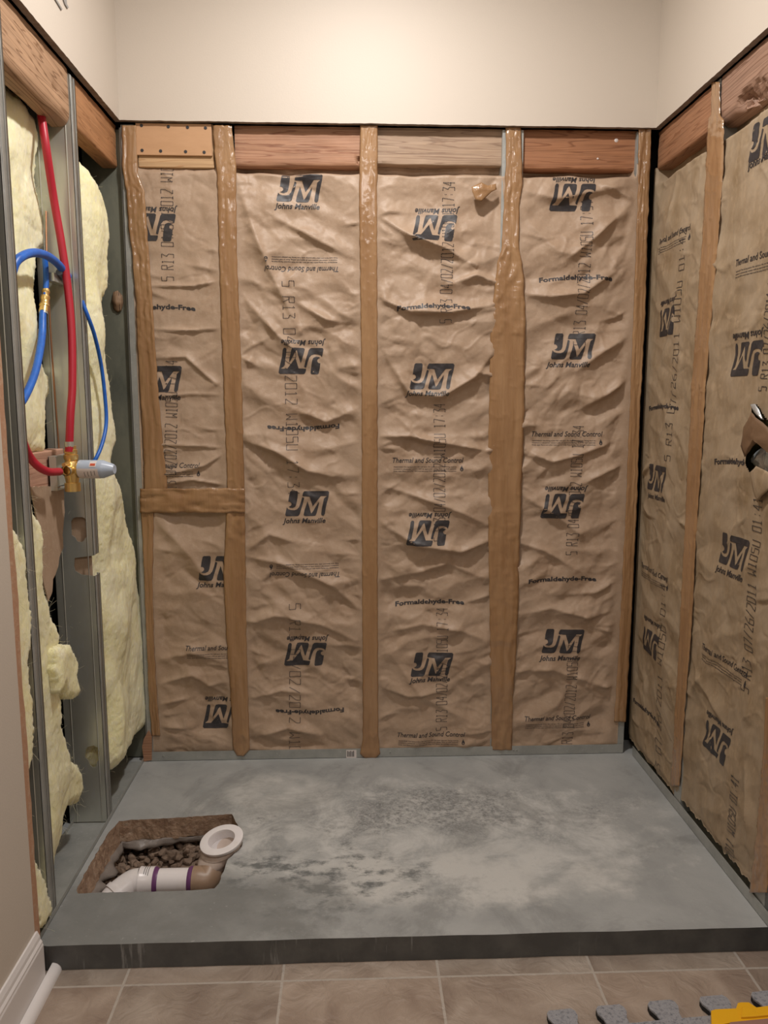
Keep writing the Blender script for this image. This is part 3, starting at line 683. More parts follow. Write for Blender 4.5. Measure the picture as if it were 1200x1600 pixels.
sh.code((696, 506), (702, 282), CODE1); sh.logo(679, 356, 684, 327, False); sh.formal(677, 481); sh.logo(675, 588, 667, 616); sh.code((686, 845), (687, 630), CODE1); sh.thermal(669, 719)
sh.logo(668, 832, 672, 804, False); sh.formal(672, 943); sh.code((690, 1143), (691, 950), CODE1); sh.logo(675, 1038, 671, 1063); sh.thermal(674, 1148)
sh.build('insulation_batt', KRAFT, 'kraft-faced batt with deep sagging folds in the middle bay, right of the narrow centre stud', 'kraft-faced batts')
# fourth bay
sh = bsheet('s3', 's4', seed=63, shear=-.45, sag=0, folds=[
    ([(825, 460), (860, 465), (910, 460), (960, 425)], .014, .022, .010), ([(825, 300), (870, 312), (930, 300), (990, 290)], .010, .03, .014), ([(880, 410), (930, 370), (985, 320)], .014, .02, .016), ([(825, 345), (870, 395), (900, 400)], .008, .02, .014),
    ([(905, 640), (950, 615), (985, 590)], .014, .018, .010), ([(900, 580), (950, 545), (985, 525)], .010, .018, .012), ([(825, 705), (860, 722), (900, 712), (960, 690)], .014, .020, .010), ([(825, 780), (860, 800), (920, 845)], .010, .02, .014),
    ([(900, 760), (950, 735), (975, 725)], .010, .018, .012), ([(815, 850), (850, 860), (900, 890)], .010, .016, .012), ([(815, 960), (860, 950), (920, 965), (965, 950)], .010, .022, .014), ([(880, 930), (930, 925), (965, 905)], .008, .016, .012), ([(810, 1050), (860, 1045), (950, 1075)], .008, .02, .014)])
sh.logo(895, 308, 899, 279, False); sh.code((905, 540), (918, 312), CODE1); sh.formal(899, 436); sh.logo(896, 541, 887, 571); sh.thermal(886, 678); sh.code((893, 868), (904, 664), CODE1)
sh.logo(879, 791, 885, 763, False); sh.formal(879, 906); sh.logo(880, 1002, 874, 1029); sh.code((886, 1178), (897, 985), CODE1); sh.thermal(872, 1122)
sh.build('insulation_batt', KRAFT, 'kraft-faced batt in the rightmost bay of back wall, creased diagonally', 'kraft-faced batts')
# right wall bays (u runs towards the camera)
PR = .7675
def rsheet(y0, y1, z0=.03, z1=1.776, **k): return Sheet((PR, 0, 0), (0, -1, 0), (-1, 0, 0), -y0, -y1, z0, z1, **k)
RAMP = (.004, .0028, .0011, .0004)
sh = rsheet(.045, -.335, pucker=.4, rag=.006, seed=81, amp=RAMP, shear=.5, flat=.006, top=1.765, edge=.012, folds=[([(1060, 250), (1050, 340), (1030, 420)], .006, .012, .02), ([(1070, 430), (1050, 520), (1030, 600)], .006, .014, .02), ([(1065, 560), (1050, 640), (1030, 720)], .005, .012, .02), ([(1050, 800), (1035, 880), (1010, 940)], .005, .016, .02)])
sh.px(JM_T, 1069, 251); sh.thermal(1055, 367); sh.code((1046, 722), (1071, 356), CODE2, False); sh.logo(1044, 503, 1047, 470, False); sh.formal(1036, 637); sh.logo(1029, 747, 1028, 778)
sh.thermal(1023, 893); sh.code((1026, 1252), (1040, 898), CODE2, False); sh.logo(1018, 1005, 1021, 972, False); sh.formal(1010, 1112)
sh.build('insulation_batt', KRAFT_R, 'smooth kraft-faced batt on the right wall, nearest the dark corner gap', 'kraft-faced batts')
sh = rsheet(-.315, -.775, z0=.034, pucker=.4, rag=.009, seed=95, amp=RAMP, shear=-.5, flat=.004, top=1.758, folds=[([(1080, 1080), (1100, 1060), (1140, 960)], .006, .02, .02), ([(1085, 1040), (1110, 1090), (1130, 1130)], .006, .02, .016), ([(1120, 560), (1110, 640), (1100, 700)], .004, .02, .02), ([(1165, 1200), (1175, 1290), (1170, 1380)], .008, .012, .012), ([(1120, 340), (1125, 420), (1115, 480)], .006, .014, .02)])
sh.logo(1197, 212, 1192, 248); sh.thermal(1190, 398); sh.code((1189, 612), (1215, 330), CODE3, False); sh.logo(1164, 561, 1168, 522, False); sh.formal(1153, 724)
sh.code((1161, 1082), (1184, 776), CODE3, False); sh.logo(1145, 862, 1139, 897); sh.thermal(1130, 1030); sh.logo(1119, 1160, 1124, 1128, False); sh.code((1133, 1440), (1150, 1212), CODE3, False)
hole_uz = [sh.to_uz(x, y) for x, y in [(1173, 632), (1182, 636), (1192, 652), (1206, 668), (1215, 700), (1215, 765), (1200, 752), (1186, 745), (1172, 738), (1166, 725), (1168, 700), (1162, 680), (1170, 650)]]
sh.build('insulation_batt', KRAFT_R, 'large kraft-faced batt with a torn hole, filling the right wall nearest the camera', 'kraft-faced batts', holes=hole_uz)
# the torn flap and the foil behind the tear
def patch(name, px, X, mat, par=None, seed=1, bulge=.01, thick=.0008, label=None, cat=None, ax=0, smooth=True):
    P = [on(x, y, ax, xx) for (x, y), xx in zip(px, X if hasattr(X, '__len__') else [X]*len(px))]
    c = sum(P, Vector())/len(P); n = len(P); m = MB(); v = []; K = 6
    for k in range(K+1):
        for i in range(n):
            nx = P[i].lerp(P[(i+1) % n], .5)
            for q in (P[i], nx):
                w = c.lerp(q, k/K); w = w.copy(); off = bulge*(1-(k/K)**2) + bulge*.5*float(pn(w.y*60+w.x*40, w.z*60, seed))
                w[ax] += off*(-1 if ax == 1 else (-1 if w.x > 0 else 1)); v.append(w)
    N2 = 2*n; f = [(k*N2+i, k*N2+(i+1) % N2, (k+1)*N2+(i+1) % N2, (k+1)*N2+i) for k in range(K) for i in range(N2)]
    o = m.add(v, f).build(name, mat, par, smooth); md = o.modifiers.new('t', 'SOLIDIFY'); md.thickness = thick
    if label: tag(o, label, cat)
    return o
t = empty('torn_paper_flap', on(1172, 640, 0, PR)); tag(t, 'brown paper flap folded out of the tear at the right edge, with foil inside', 'torn paper')
patch('paper_flap', [(1174, 644), (1182, 652), (1200, 668), (1212, 690), (1205, 712), (1196, 700), (1182, 692), (1172, 706), (1164, 714), (1157, 697), (1162, 668)], .752, KRAFT_IN, t, 3, .008)
patch('paper_tongue', [(1172, 738), (1182, 728), (1205, 740), (1206, 760), (1190, 775), (1182, 785), (1176, 765)], .758, KRAFT_R, t, 4, .004)
patch('foil_liner', [(1176, 712), (1190, 700), (1212, 695), (1214, 745), (1195, 742), (1180, 728), (1174, 722)], .79, FOIL, t, 5, .012)
patch('foil_edge', [(1172, 632), (1180, 631), (1186, 640), (1193, 656), (1187, 654), (1178, 644)], .756, FOIL, t, 6, .004)

# ------------------------------------------------------------------ studs with tape
def tape_strip(rows, plane_ax, plane, par, seed, name='packing_tape', streak=.0010, crumple=()):
    """rows: (py, left px, right px) along the strip"""
    out = []
    ys = np.array([r[0] for r in rows]); xl = np.array([r[1] for r in rows]); xr = np.array([r[2] for r in rows])
    n = int((ys[-1]-ys[0])/2.2); K = 13; V = []
    Nn = Vector((0, -1, 0)) if plane_ax == 1 else Vector((-1, 0, 0))
    for j in range(n+1):
        y = ys[0]+(ys[-1]-ys[0])*j/n; jl = .9*float(pn(y*.06, 1, seed)); jr = .9*float(pn(y*.06, 5, seed))
        a = on(float(np.interp(y, ys, xl))+jl, y, plane_ax, plane); b = on(float(np.interp(y, ys, xr))+jr, y, plane_ax, plane)
        cr = 0
        for (c0, c1, am) in crumple: cr = max(cr, am*float(sstep(c0-12, c0, y)*sstep(c1+12, c1, y)))
        for k in range(K):
            t_ = k/(K-1); p = a.lerp(b, t_); h = 1.5*streak*float(pn(t_*6+.6*float(pn(y*.02, 2, seed)), y*.010, seed+1)) + streak*.8*float(pn(t_*14, y*.02, seed+2)) + .0018*math.exp(-abs(float(pn(t_*2.5+y*.004, y*.02, seed+6)))*26)
            if cr: h += cr*.6*float(1-2.4*abs(pn(t_*3.2+y*.014, y*.028, seed+3))) + cr*.30*float(1-2*abs(pn(t_*6-y*.03, y*.075, seed+4)))
            e = min(t_, 1-t_); h -= .0022*(1-min(1, e/.09))**2
            V.append(p+Nn*h)
    Fc = [(j*K+k, j*K+k+1, (j+1)*K+k+1, (j+1)*K+k) for j in range(n) for k in range(K-1)]
    o = mk(name, V, Fc, TAPE, par, True)
    md = o.modifiers.new('t', 'SOLIDIFY'); md.thickness = .0006; md.offset = -1
    return o
def c_stud_back(x, w, label, rows, seed, zt=CUTZ-.006, crumple=(), streak=.001, lip=True):
    t = empty('wall_stud', (x, .018, .002)); tag(t, label, 'wall stud', 'studs of the back wall')
    m = MB(); x0, x1 = x-w/2, x+w/2
    m.box((x0, .018, .004), (x1, .0192, zt)); m.box((x0, .0192, .004), (x0+.0012, .10, zt)); m.box((x0, .099, .004), (x1, .1, zt)); m.box((x1-.0012, .0192, .004), (x1, .028, zt))
    m.build('steel_channel', STEEL_D, t)
    tape_strip(rows, 1, .0128, t, seed, crumple=crumple, streak=streak)
    return t
c_stud_back(-.735, .036, 'left corner stud of back wall under rumpled clear brown tape', [(196, 190, 213), (270, 191, 215), (300, 197, 226), (350, 200, 229), (400, 206, 233), (500, 213, 240), (600, 217, 246), (700, 223, 255), (762, 225, 262), (800, 220, 240), (900, 225, 238), (1000, 229, 240), (1100, 233, 246), (1150, 237, 250)], 1, crumple=[(290, 540, .0025), (1060, 1110, .003)], streak=.0014)
c_stud_back(-.468, .042, 'second stud from left of back wall, wrapped in glossy brown tape', [(196, 333, 362), (235, 335, 366), (262, 338, 369), (300, 340, 369), (400, 342, 370), (500, 345, 374), (600, 349, 378), (700, 353, 380), (762, 355, 382), (900, 349, 384), (1000, 354, 385), (1100, 361, 388), (1172, 364, 390), (1181, 370, 382)], 2, crumple=[(196, 300, .003), (770, 840, .004), (1150, 1176, .003)], streak=.0014)
c_stud_back(-.0625, .041, 'narrow centre stud of back wall under smooth straight brown tape', [(196, 563, 590), (255, 562, 590), (300, 561, 589), (600, 565, 590), (900, 566, 590), (1150, 567, 591), (1178, 563, 594), (1184, 568, 588)], 3, crumple=[(196, 262, .0018), (1150, 1178, .003)], streak=.0006)
c_stud_back(.346, .060, 'wide stud right of centre under layered wrinkled tape that broadens below', [(198, 790, 814), (240, 791, 815), (290, 789, 817), (310, 788, 812), (388, 784, 811), (408, 778, 815), (430, 775, 819), (500, 767, 821), (600, 765, 820), (700, 763, 818), (850, 763, 812), (950, 765, 810), (1050, 766, 805), (1100, 768, 801), (1172, 768, 800)], 4, crumple=[(210, 310, .003), (388, 520, .004), (800, 1000, .003), (1060, 1160, .003)], streak=.0018)
c_stud_back(.722, .040, 'right corner stud of back wall under brown tape with bare steel near its foot', [(201, 998, 1018), (262, 997, 1016), (300, 997, 1014), (500, 990, 1008), (650, 984, 1000), (800, 978, 995), (1000, 968, 985), (1128, 960, 978)], 5, crumple=[(201, 330, .0025)], streak=.0012)
# horizontal tape across the first bay
m = MB(); V = []; n = 46; K = 12
for j in range(n+1):
    for k in range(K):
        x = 219+(383-219)*j/n; y0_ = 763-2*float(pn(x*.05, 1, 2)); y1_ = 801+3*float(pn(x*.05, 4, 2)); p = on(x, y0_+(y1_-y0_)*k/(K-1), 1, .0095)
        h = .0035*float(1-2.4*abs(pn(x*.022+k*.1, k*.38, 7)))+.0016*float(1-2*abs(pn(x*.05-k*.2, k*.6, 8))); p.y -= h; V.append(p)
o = mk('packing_tape', V, [(j*K+k, (j+1)*K+k, (j+1)*K+k+1, j*K+k+1) for j in range(n) for k in range(K-1)], TAPE, None, True, loc=on(300, 800, 1, .0095))
o.modifiers.new('t', 'SOLIDIFY').thickness = .0006
tag(o, 'crumpled brown tape strip running horizontally across the left bay of the back wall', 'packing tape')
# small torn tape scrap at top of the middle bay
patch('torn_tape_scrap', [(737, 292), (752, 285), (762, 290), (775, 287), (776, 296), (768, 300), (752, 315), (743, 312), (738, 300)], -.006, TAPE, None, 8, .004, .0008, 'ragged brown tape scrap stuck at the top right of the sagging middle batt', 'tape scrap', ax=1)

def c_stud_side(sgn, yweb, depth0, label, name='wall_stud', web_holes=(), notch=None, zt=CUTZ-.012, group='studs of the left wall', mat=STEEL, fw=.041):
    """web faces the camera (plane y=yweb), flange in the wall plane runs away from the camera"""
    t = empty(name, (sgn*.83, yweb, .004)); tag(t, label, 'wall stud', group)
    xf = sgn*.767; xb = sgn*.866; z0 = .004
    fn = lambda a, b, d: (a, d, b)
    outer = [(xf, z0), (xf, zt), (xb, zt), (xb, z0)]
    if notch:
        na, nb, nd = notch; outer = [(xf, z0), (xf, na), (xf-sgn*-nd*.7, na+.004), (xf-sgn*-nd, na+.014), (xf-sgn*-nd*1.05, (na+nb)/2), (xf-sgn*-nd, nb-.006), (xf, nb), (xf, zt), (xb, zt), (xb, z0)]
    m = MB(); m.prism([outer]+list(web_holes), fn, yweb, yweb+.0011); m.build('stud_web', mat, t)
    for (a, b) in ([(z0, zt)] if not notch else [(z0, notch[0]), (notch[1], zt)]):
        m = MB(); m.box((xf, yweb, a), (xf+sgn*.0011, yweb+fw, b)); m.box((xf, yweb+fw, a), (xf+sgn*.008, yweb+fw-.0011, b))
        for q in (.008, .030):   # rolled stiffening ribs
            m.tube([(xf-sgn*.0002, yweb+q, a+.001), (xf-sgn*.0002, yweb+q, b-.001)], .0009, 6, smooth=False)
        m.build('stud_flange', mat if mat is GREEN_STEEL else STEEL_D, t, True)
    m = MB(); m.box((xb, yweb, z0), (xb-sgn*.0011, yweb+fw, zt)); m.build('rear_flange', mat, t)
    # folded rib beside the web edge
    m = MB(); m.tube([(xf+sgn*.014, yweb-.0004, z0), (xf+sgn*.014, yweb-.0004, zt)], .0012, 6, smooth=False); m.tube([(xb-sgn*.02, yweb-.0004, z0), (xb-sgn*.02, yweb-.0004, zt)], .0012, 6, smooth=False)
    m.build('web_rib', mat, t, True)
    return t
def wz(px, py, Y=-.345): p = on(px, py, 1, Y); return (p.x, p.z)
knock = [wz(x, y) for x, y in [(111, 815), (114, 810), (119, 808), (129, 808), (134, 811), (136, 817), (136, 838), (133, 841), (131, 845), (127, 847), (121, 846), (118, 840), (112, 836)]]
knock2 = [wz(x, y) for x, y in [(134, 1172), (137, 1167), (146, 1165), (153, 1168), (156, 1176), (155, 1186), (152, 1190), (150, 1198), (145, 1199), (141, 1196), (138, 1188), (133, 1183)]]
fl1 = c_stud_side(-1, -.345, 0, 'galvanized steel stud on left wall with a ragged cutout, behind the red pipe', web_holes=[knock, knock2], notch=(wz(150, 900)[1], wz(150, 868)[1], .048))
c_stud_side(-1, -.748, 0, 'steel stud on left wall nearest the camera, beside the bare drywall end')
# corner stud seen behind the yellow batt
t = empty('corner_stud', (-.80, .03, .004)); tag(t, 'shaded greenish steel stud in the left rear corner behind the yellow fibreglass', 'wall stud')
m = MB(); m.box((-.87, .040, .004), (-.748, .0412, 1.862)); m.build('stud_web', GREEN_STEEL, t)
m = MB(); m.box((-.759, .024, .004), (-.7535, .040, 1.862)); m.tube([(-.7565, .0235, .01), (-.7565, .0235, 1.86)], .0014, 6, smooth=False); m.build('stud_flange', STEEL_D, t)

# right wall studs
def side_stud(y, w, rows, label, seed, crumple=()):
    t = empty('wall_stud', (.768, y, .004)); tag(t, label, 'wall stud', 'studs of the right wall')
    m = MB(); m.box((.769, y-w/2, .004), (.7702, y+w/2, 1.87)); m.box((.7702, y-w/2, .004), (.86, y-w/2+.0012, 1.87)); m.build('steel_channel', STEEL_D, t)
    tape_strip(rows, 0, .7635, t, seed, crumple=crumple)
    return t
side_stud(-.335, .042, [(128, 1112, 1124), (180, 1110, 1124), (188, 1106, 1131), (260, 1102, 1129), (400, 1094, 1119), (600, 1080, 1102), (760, 1072, 1092), (800, 1070, 1089), (1000, 1060, 1078), (1100, 1055, 1070), (1228, 1047, 1061)], 'taped stud on right wall between the two aged kraft batts', 21, crumple=[(185, 215, .002), (600, 640, .002)])
side_stud(-.775, .042, [(1090, 1196, 1212), (1200, 1190, 1210), (1300, 1182, 1205), (1395, 1171, 1199)], 'taped stud on right wall at the photo edge, nearest the camera', 22, crumple=[(1190, 1400, .003)])

# ------------------------------------------------------------------ blocking between the studs
def worn_beam(name, x0, x1, y0, y1, z0, z1, mat, label, seed, axis, rnd=.012, group='timber blocking', knots=(), gouge=None, cat='timber blocking'):
    """beam along axis (0 = x, 1 = y); eased lower front edge, slightly uneven surface"""
    L0, L1 = (x0, x1) if axis == 0 else (y0, y1)
    if axis == 0: f0, f1 = y0, y1      # f0 = front (towards camera)
    else: f0, f1 = x0, x1              # f0 = face towards the room
    n = max(12, int(abs(L1-L0)/.006)); prof = []
    H_ = z1-z0; D_ = f1-f0; sg = 1 if D_ > 0 else -1
    for k in range(11): prof.append((0, 1-k/10.0*(1-rnd/H_)))
    pts = [(f0, z1-(H_-rnd)*k/10.0) for k in range(11)] + [(f0+sg*rnd*(1-math.cos(a)), z0+rnd*(1-math.sin(a))) for a in [math.pi/2*k/5 for k in range(1, 6)]] + [(f0+sg*rnd+(abs(D_)-rnd)*sg*k/3, z0) for k in (1, 2, 3)] + [(f1, z1)]
    K = len(pts); V = []
    for i in range(n+1):
        s_ = L0+(L1-L0)*i/n
        for k, (f, z) in enumerate(pts):
            d = .0012*float(pn(s_*14, z*60, seed)) + .0008*float(pn(s_*50, z*90, seed+1))
            ff = f + (d*sg if k < 17 else 0); zz = z + (.0015*float(pn(s_*12, f*40, seed+2)) if k > 10 and k < K-1 else 0)
            if gouge and k < 17:
                for (gs, gz, rs, rz, gd) in gouge:
                    q = ((s_-gs)/rs)**2+((z-gz)/rz)**2
                    if q < 1: ff += sg*gd*(1-q)*(1+.8*float(pn(s_*70, z*120, 5)))
            V.append((s_, ff, zz) if axis == 0 else (ff, s_, zz))
    F_ = [(i*K+k, i*K+(k+1) % K, (i+1)*K+(k+1) % K, (i+1)*K+k) for i in range(n) for k in range(K)] + [tuple(range(K)), tuple(n*K+k for k in range(K))[::-1]]
    m = MB(); m.add(V, F_); o = m.build(name, mat, None, True, loc=((x0+x1)/2, (y0+y1)/2, z0)); return tag(o, label, cat, group)
def bx(px, py=230): return on(px, py, 1, .018).x
t = empty('timber_blocking', (bx(275), .03, 1.752)); tag(t, 'leftmost blocking of back wall, pale pine faced with a tan board fixed by dark screws', 'timber blocking', 'timber blocking')
m = MB(); m.box((bx(214), .022, 1.757), (bx(334), .058, CUTZ)); m.build('pine_block', wood('pale_pine', (0.60, 0.40, 0.22), (0.50, 0.28, 0.13), 0), t, bevel=.003)
m = MB(); m.box((bx(213.5), .014, 1.7875), (bx(331.5), .022, CUTZ-.002)); m.build('face_board', PLY, t, bevel=.0012)
for (x, y) in [(221, 196), (263, 198), (293, 199), (321, 200), (222, 235), (251, 236), (290, 237), (319, 238)]:
    p = on(x, y, 1, .0138); MB().lathe(p, (0, -1, 0), [(-.001, .0045), (.0006, .0045), (.0008, .003), (.0004, 0)], 14).build('screw_head', NAIL, t, True)
worn_beam('timber_blocking', bx(366), bx(563), .031, .069, 1.766, CUTZ, W_BACK, 'pinkish blocking left of the narrow centre stud, chipped along its lower edge', 3, 0, gouge=[(bx(562), 1.785, .012, .012, .012)])
worn_beam('timber_blocking', bx(589), bx(791), .031, .069, 1.775, CUTZ, W_GREY, 'grey-stained blocking over the middle bay, right of the narrow centre stud', 5, 0, rnd=.004)
worn_beam('timber_blocking', bx(814), bx(1000), .031, .069, 1.765, CUTZ, W_RED, 'reddish brown blocking over the rightmost bay of back wall with pale plaster spots', 7, 0, rnd=.009)
for (x, y, r_) in [(963, 219, .006), (934, 248, .003)]:
    o = MB().lathe(on(x, y, 1, .031), (0, -1, 0), [(-.001, r_), (0, r_), (.0012, r_*.7), (.0015, 0)], 9).build('plaster_spot', LABELM, None, True); tag(o, 'larger pale plaster dab on the reddish blocking' if r_ > .004 else 'smaller pale plaster dab on the reddish blocking, below the larger one', 'plaster dab')
# dark upper strip: recessed top plate behind the drywall edge
worn_beam('timber_blocking', -.812, -.770, -.744, -.348, 1.735, CUTZ+.004, W_LEFT, 'x', 11, 1) if False else None
worn_beam('timber_blocking', -.770, -.812, -1.0, -.347, 1.742, CUTZ-.004, W_LEFT, 'thick weathered brown timber at the top of left wall, nearest the camera', 11, 1, rnd=.026, gouge=[(-.43, 1.80, .022, .012, .006), (-.57, 1.83, .004, .004, .002)])
worn_beam('timber_blocking', -.772, -.812, -.300, .035, 1.757, CUTZ-.004, W_LEFT2, 'orange fir blocking at the top of left wall, next to the back corner', 13, 1, rnd=.008)
worn_beam('timber_blocking', .770, .812, -.314, .030, 1.768, CUTZ-.004, W_RIGHT, 'orange fir blocking at the top of right wall, next to the back corner', 15, 1, rnd=.008)
worn_beam('timber_blocking', .769, .812, -1.0, -.362, 1.757, CUTZ-.004, W_RIGHT2, 'dark splintered timber with a gouge at the top right, nearest the camera', 17, 1, rnd=.030, gouge=[(on(1172, 150, 0, .768).y, on(1172, 150, 0, .768).z, .075, .026, .022), (on(1160, 155, 0, .768).y, on(1160, 155, 0, .768).z+.004, .03, .012, .014)])

# ------------------------------------------------------------------ floor tracks
def u_track(name, a, b, axis, side, h, label):
    """U channel; visible lip on the room side"""
    t = None; m = MB(); w = .092
    if axis == 0:
        y = .0145; m.box((a, y, .0), (b, y+.0012, h)); m.box((a, y, 0), (b, y+w, .0012)); m.box((a, y+w-.0012, 0), (b, y+w, h))
        for x in (-.705, -.03+.42, .40, .0): m.lathe((x, y, h*.55), (0, -1, 0), [(0, .0035), (.0012, .0035), (.0018, .001)], 10)
    else:
        x = side*.7655; m.box((x, a, 0), (x+side*.0012, b, h)); m.box((x, a, 0), (x+side*w, b, .0012)); m.box((x+side*(w-.0012), a, 0), (x+side*w, b, h))
    return tag(m.build(name, STEEL_D), label, 'floor track', 'floor tracks')
u_track('floor_track', -.752, .740, 0, 0, .030, 'long galvanized floor track along the foot of back wall')
u_track('floor_track', -.82, .012, 1, -1, .012, 'galvanized floor track along the foot of left wall beside the hole')
u_track('floor_track', -.84, .0, 1, 1, .030, 'pale dusty floor track along the foot of right wall under the kraft batts')

_tr = bpy.data.objects['floor_track']
_a, _b2 = on(541, 1172, 1, .0141), on(557, 1184, 1, .0141)
_st = MB().box((_a.x, .0139, _b2.z), (_b2.x, .0144, _a.z)); _so = _st.build('paper_sticker', LABELM)
_so.parent = _tr; _so.matrix_parent_inverse = Matrix.Identity(4)
for _k in range(5):
    _x = _a.x+.003+_k*.0047; _p = MB().box((_x, .0136, _b2.z+.004), (_x+.0026, .0140, _a.z-.003-.002*(_k % 2))).build('sticker_print', INK); _p.parent = _so
# ------------------------------------------------------------------ yellow fibreglass
def fluff(name, px, X, label, seed, r=.045, lump=.012, front=None, par=None, n_h=90, ylim=(-9, 9)):
    P = [on(x, y, 0, (X if not hasattr(X, '__len__') else X[i])) for i, (x, y) in enumerate(px)]
    for p in P: p.y = min(max(p.y, ylim[0]), ylim[1])
    Q = np.array([(p.y, p.z) for p in P]); step = .0045
    lo = Q.min(0)-.01; hi = Q.max(0)+.01; us = np.arange(lo[0], hi[0], step); zs = np.arange(lo[1], hi[1], step); Ug, Zg = np.meshgrid(us, zs)
    inside = np.zeros(Ug.shape, bool); best = np.full(Ug.shape, 9.)
    j = len(Q)-1
    for i in range(len(Q)):
        a, b = Q[i], Q[j]; c = ((a[1] > Zg) != (b[1] > Zg)); den = (b[1]-a[1]) if b[1] != a[1] else 1e-9
        inside ^= c & (Ug < (b[0]-a[0])*(Zg-a[1])/den+a[0])
        d = b-a; ll = max(d@d, 1e-9); t_ = np.clip(((Ug-a[0])*d[0]+(Zg-a[1])*d[1])/ll, 0, 1); best = np.minimum(best, np.hypot(Ug-a[0]-t_*d[0], Zg-a[1]-t_*d[1])); j = i
    sd = np.where(inside, best, -best) + .004*pn(Ug*30, Zg*30, seed) + .004*pn(Ug*90, Zg*90, seed+1) + .002
    k = np.clip(sd/r, 0, 1); prof = np.sqrt(np.clip(1-(1-k)**2, 0, 1))
    h = -r*1.1*(1-prof) + lump*pn(Ug*7, Zg*5, seed+2) + lump*.5*pn(Ug*16, Zg*9, seed+3) - lump*.16*np.exp(-np.abs(pn(Ug*9, Zg*6, seed+4))*10) + lump*.08*pn(Ug*60, Zg*40, seed+5) + lump*.06*pn(Ug*110, Zg*90, seed+6)
    if front is not None: h = h + front(Ug, Zg)
    X0 = X if not hasattr(X, '__len__') else max(X)
    idx = -np.ones(Ug.shape, int); V = []; jit = .0018
    ok = sd > 0; rg = np.random.RandomState(seed)
    jj, ii = np.nonzero(ok)
    gz, gu = np.gradient(sd, step)
    for a, b in zip(jj, ii):
        idx[a, b] = len(V); du = rg.uniform(-jit, jit); dz = rg.uniform(-jit, jit)
        if sd[a, b] < step*1.4:
            g2 = max(gz[a, b]**2+gu[a, b]**2, .2); q = sd[a, b]/g2; du = -q*gu[a, b]; dz = -q*gz[a, b]
        V.append((X0+h[a, b]-lump*.6, us[b]+du, zs[a]+dz))
    F_ = []
    for a in range(Ug.shape[0]-1):
        for b in range(Ug.shape[1]-1):
            q = (idx[a, b], idx[a, b+1], idx[a+1, b+1], idx[a+1, b])
            if min(q) >= 0: F_.append(q)
            elif sum(x < 0 for x in q) == 1: F_.append(tuple(x for x in q if x >= 0))
    # close the back: push rim to the cavity
    ec = {}
    for f in F_:
        for i in range(len(f)):
            e = (f[i], f[(i+1) % len(f)]); ec[tuple(sorted(e))] = ec.get(tuple(sorted(e)), 0)+1
    rim = {}
    for f in list(F_):
        for i in range(len(f)):
            e = (f[i], f[(i+1) % len(f)])
            if ec[tuple(sorted(e))] == 1:
                for q in e:
                    if q not in rim: rim[q] = len(V); v = V[q]; V.append((min(v[0]-.02, X0-r*1.3-.02), v[1], v[2]))
                F_.append((e[1], e[0], rim[e[0]], rim[e[1]]))
    pos = V
    # stray fibres along the surface, in the same mesh
    rim_ids = list(rim.keys()); rr = random.Random(seed); M = [0]*len(F_)
    for _ in range(n_h):
        v = Vector(V[rr.choice(rim_ids)]) if rr.random() < .75 else Vector(V[rr.randrange(len(jj))])
        L_ = rr.uniform(.008, .024); d = Vector((rr.uniform(-.1, .9), rr.uniform(-1, 1), rr.uniform(-1, .8))).normalized(); d2 = Vector((rr.uniform(-1, 1), rr.uniform(-1, 1), rr.uniform(-1, 1)))*.5
        pts = [v-d*.004, v+d*L_*.4, v+(d+d2*.5)*L_*.8, v+(d+d2)*L_]; w = .00022; b0 = len(V); o_ = d.orthogonal().normalized(); o2 = d.cross(o_)
        for p in pts:
            for a in range(3): q = 2.094*a; V.append(tuple(p+(o_*math.cos(q)+o2*math.sin(q))*w))
        for s_ in range(3):
            for a in range(3): F_.append((b0+s_*3+a, b0+s_*3+(a+1) % 3, b0+s_*3+3+(a+1) % 3, b0+s_*3+3+a))
    c = (X0, float(Q[:, 0].mean()), float(Q[:, 1].min()))
    o = mk(name, V, F_, FIBER, par, True, loc=c if par is None else (0, 0, 0))
    if par is None: tag(o, label, 'insulation batt', 'yellow fibreglass batts')
    return o
# between the corner and the middle steel stud
fluff('fibreglass_batt', [(121, 222), (126, 226), (140, 243), (160, 268), (176, 300), (182, 335), (180, 400), (180, 440), (174, 480), (176, 540), (183, 600), (189, 660), (190, 700), (184, 716), (192, 745), (205, 780), (211, 830), (219, 850), (228, 920), (231, 980), (238, 1050), (244, 1075), (241, 1110), (234, 1140), (216, 1172), (200, 1195), (185, 1215), (182, 1240), (180, 1240), (165, 1000), (150, 800), (141, 600), (130, 400), (120, 240)], -.752,
      'tall puffy yellow fibreglass batt between the middle steel stud and the back corner', 101, r=.05, lump=.013, front=lambda u, z: -.030*(1-sstep(-.30, -.20, u)), n_h=420, ylim=(-.325, 9))
# between the two steel studs, upper and lower
fluff('fibreglass_batt', [(0, 128), (20, 128), (45, 155), (62, 180), (72, 215), (86, 232), (92, 300), (94, 350), (90, 385), (72, 400), (64, 430), (63, 470), (70, 520), (68, 545), (82, 575), (98, 585), (92, 615), (84, 640), (82, 668), (88, 668), (80, 690), (76, 712), (30, 712), (20, 500), (5, 300)], -.825,
      'upper yellow fibreglass behind the red and blue pipes between the two steel studs', 111, r=.03, lump=.014, n_h=120, ylim=(-9, -.355))
fluff('fibreglass_batt', [(45, 755), (60, 800), (72, 815), (75, 850), (76, 890), (80, 925), (88, 960), (98, 995), (96, 1030), (100, 1090), (102, 1130), (112, 1160), (118, 1185), (134, 1205), (139, 1230), (130, 1252), (118, 1258), (108, 1300), (98, 1340), (92, 1385), (80, 1380), (70, 1200), (50, 950), (40, 800)], -.785,
      'lower yellow fibreglass between the two steel studs, beneath the mixing valve', 121, r=.022, lump=.013, n_h=420, ylim=(-9, -.352))
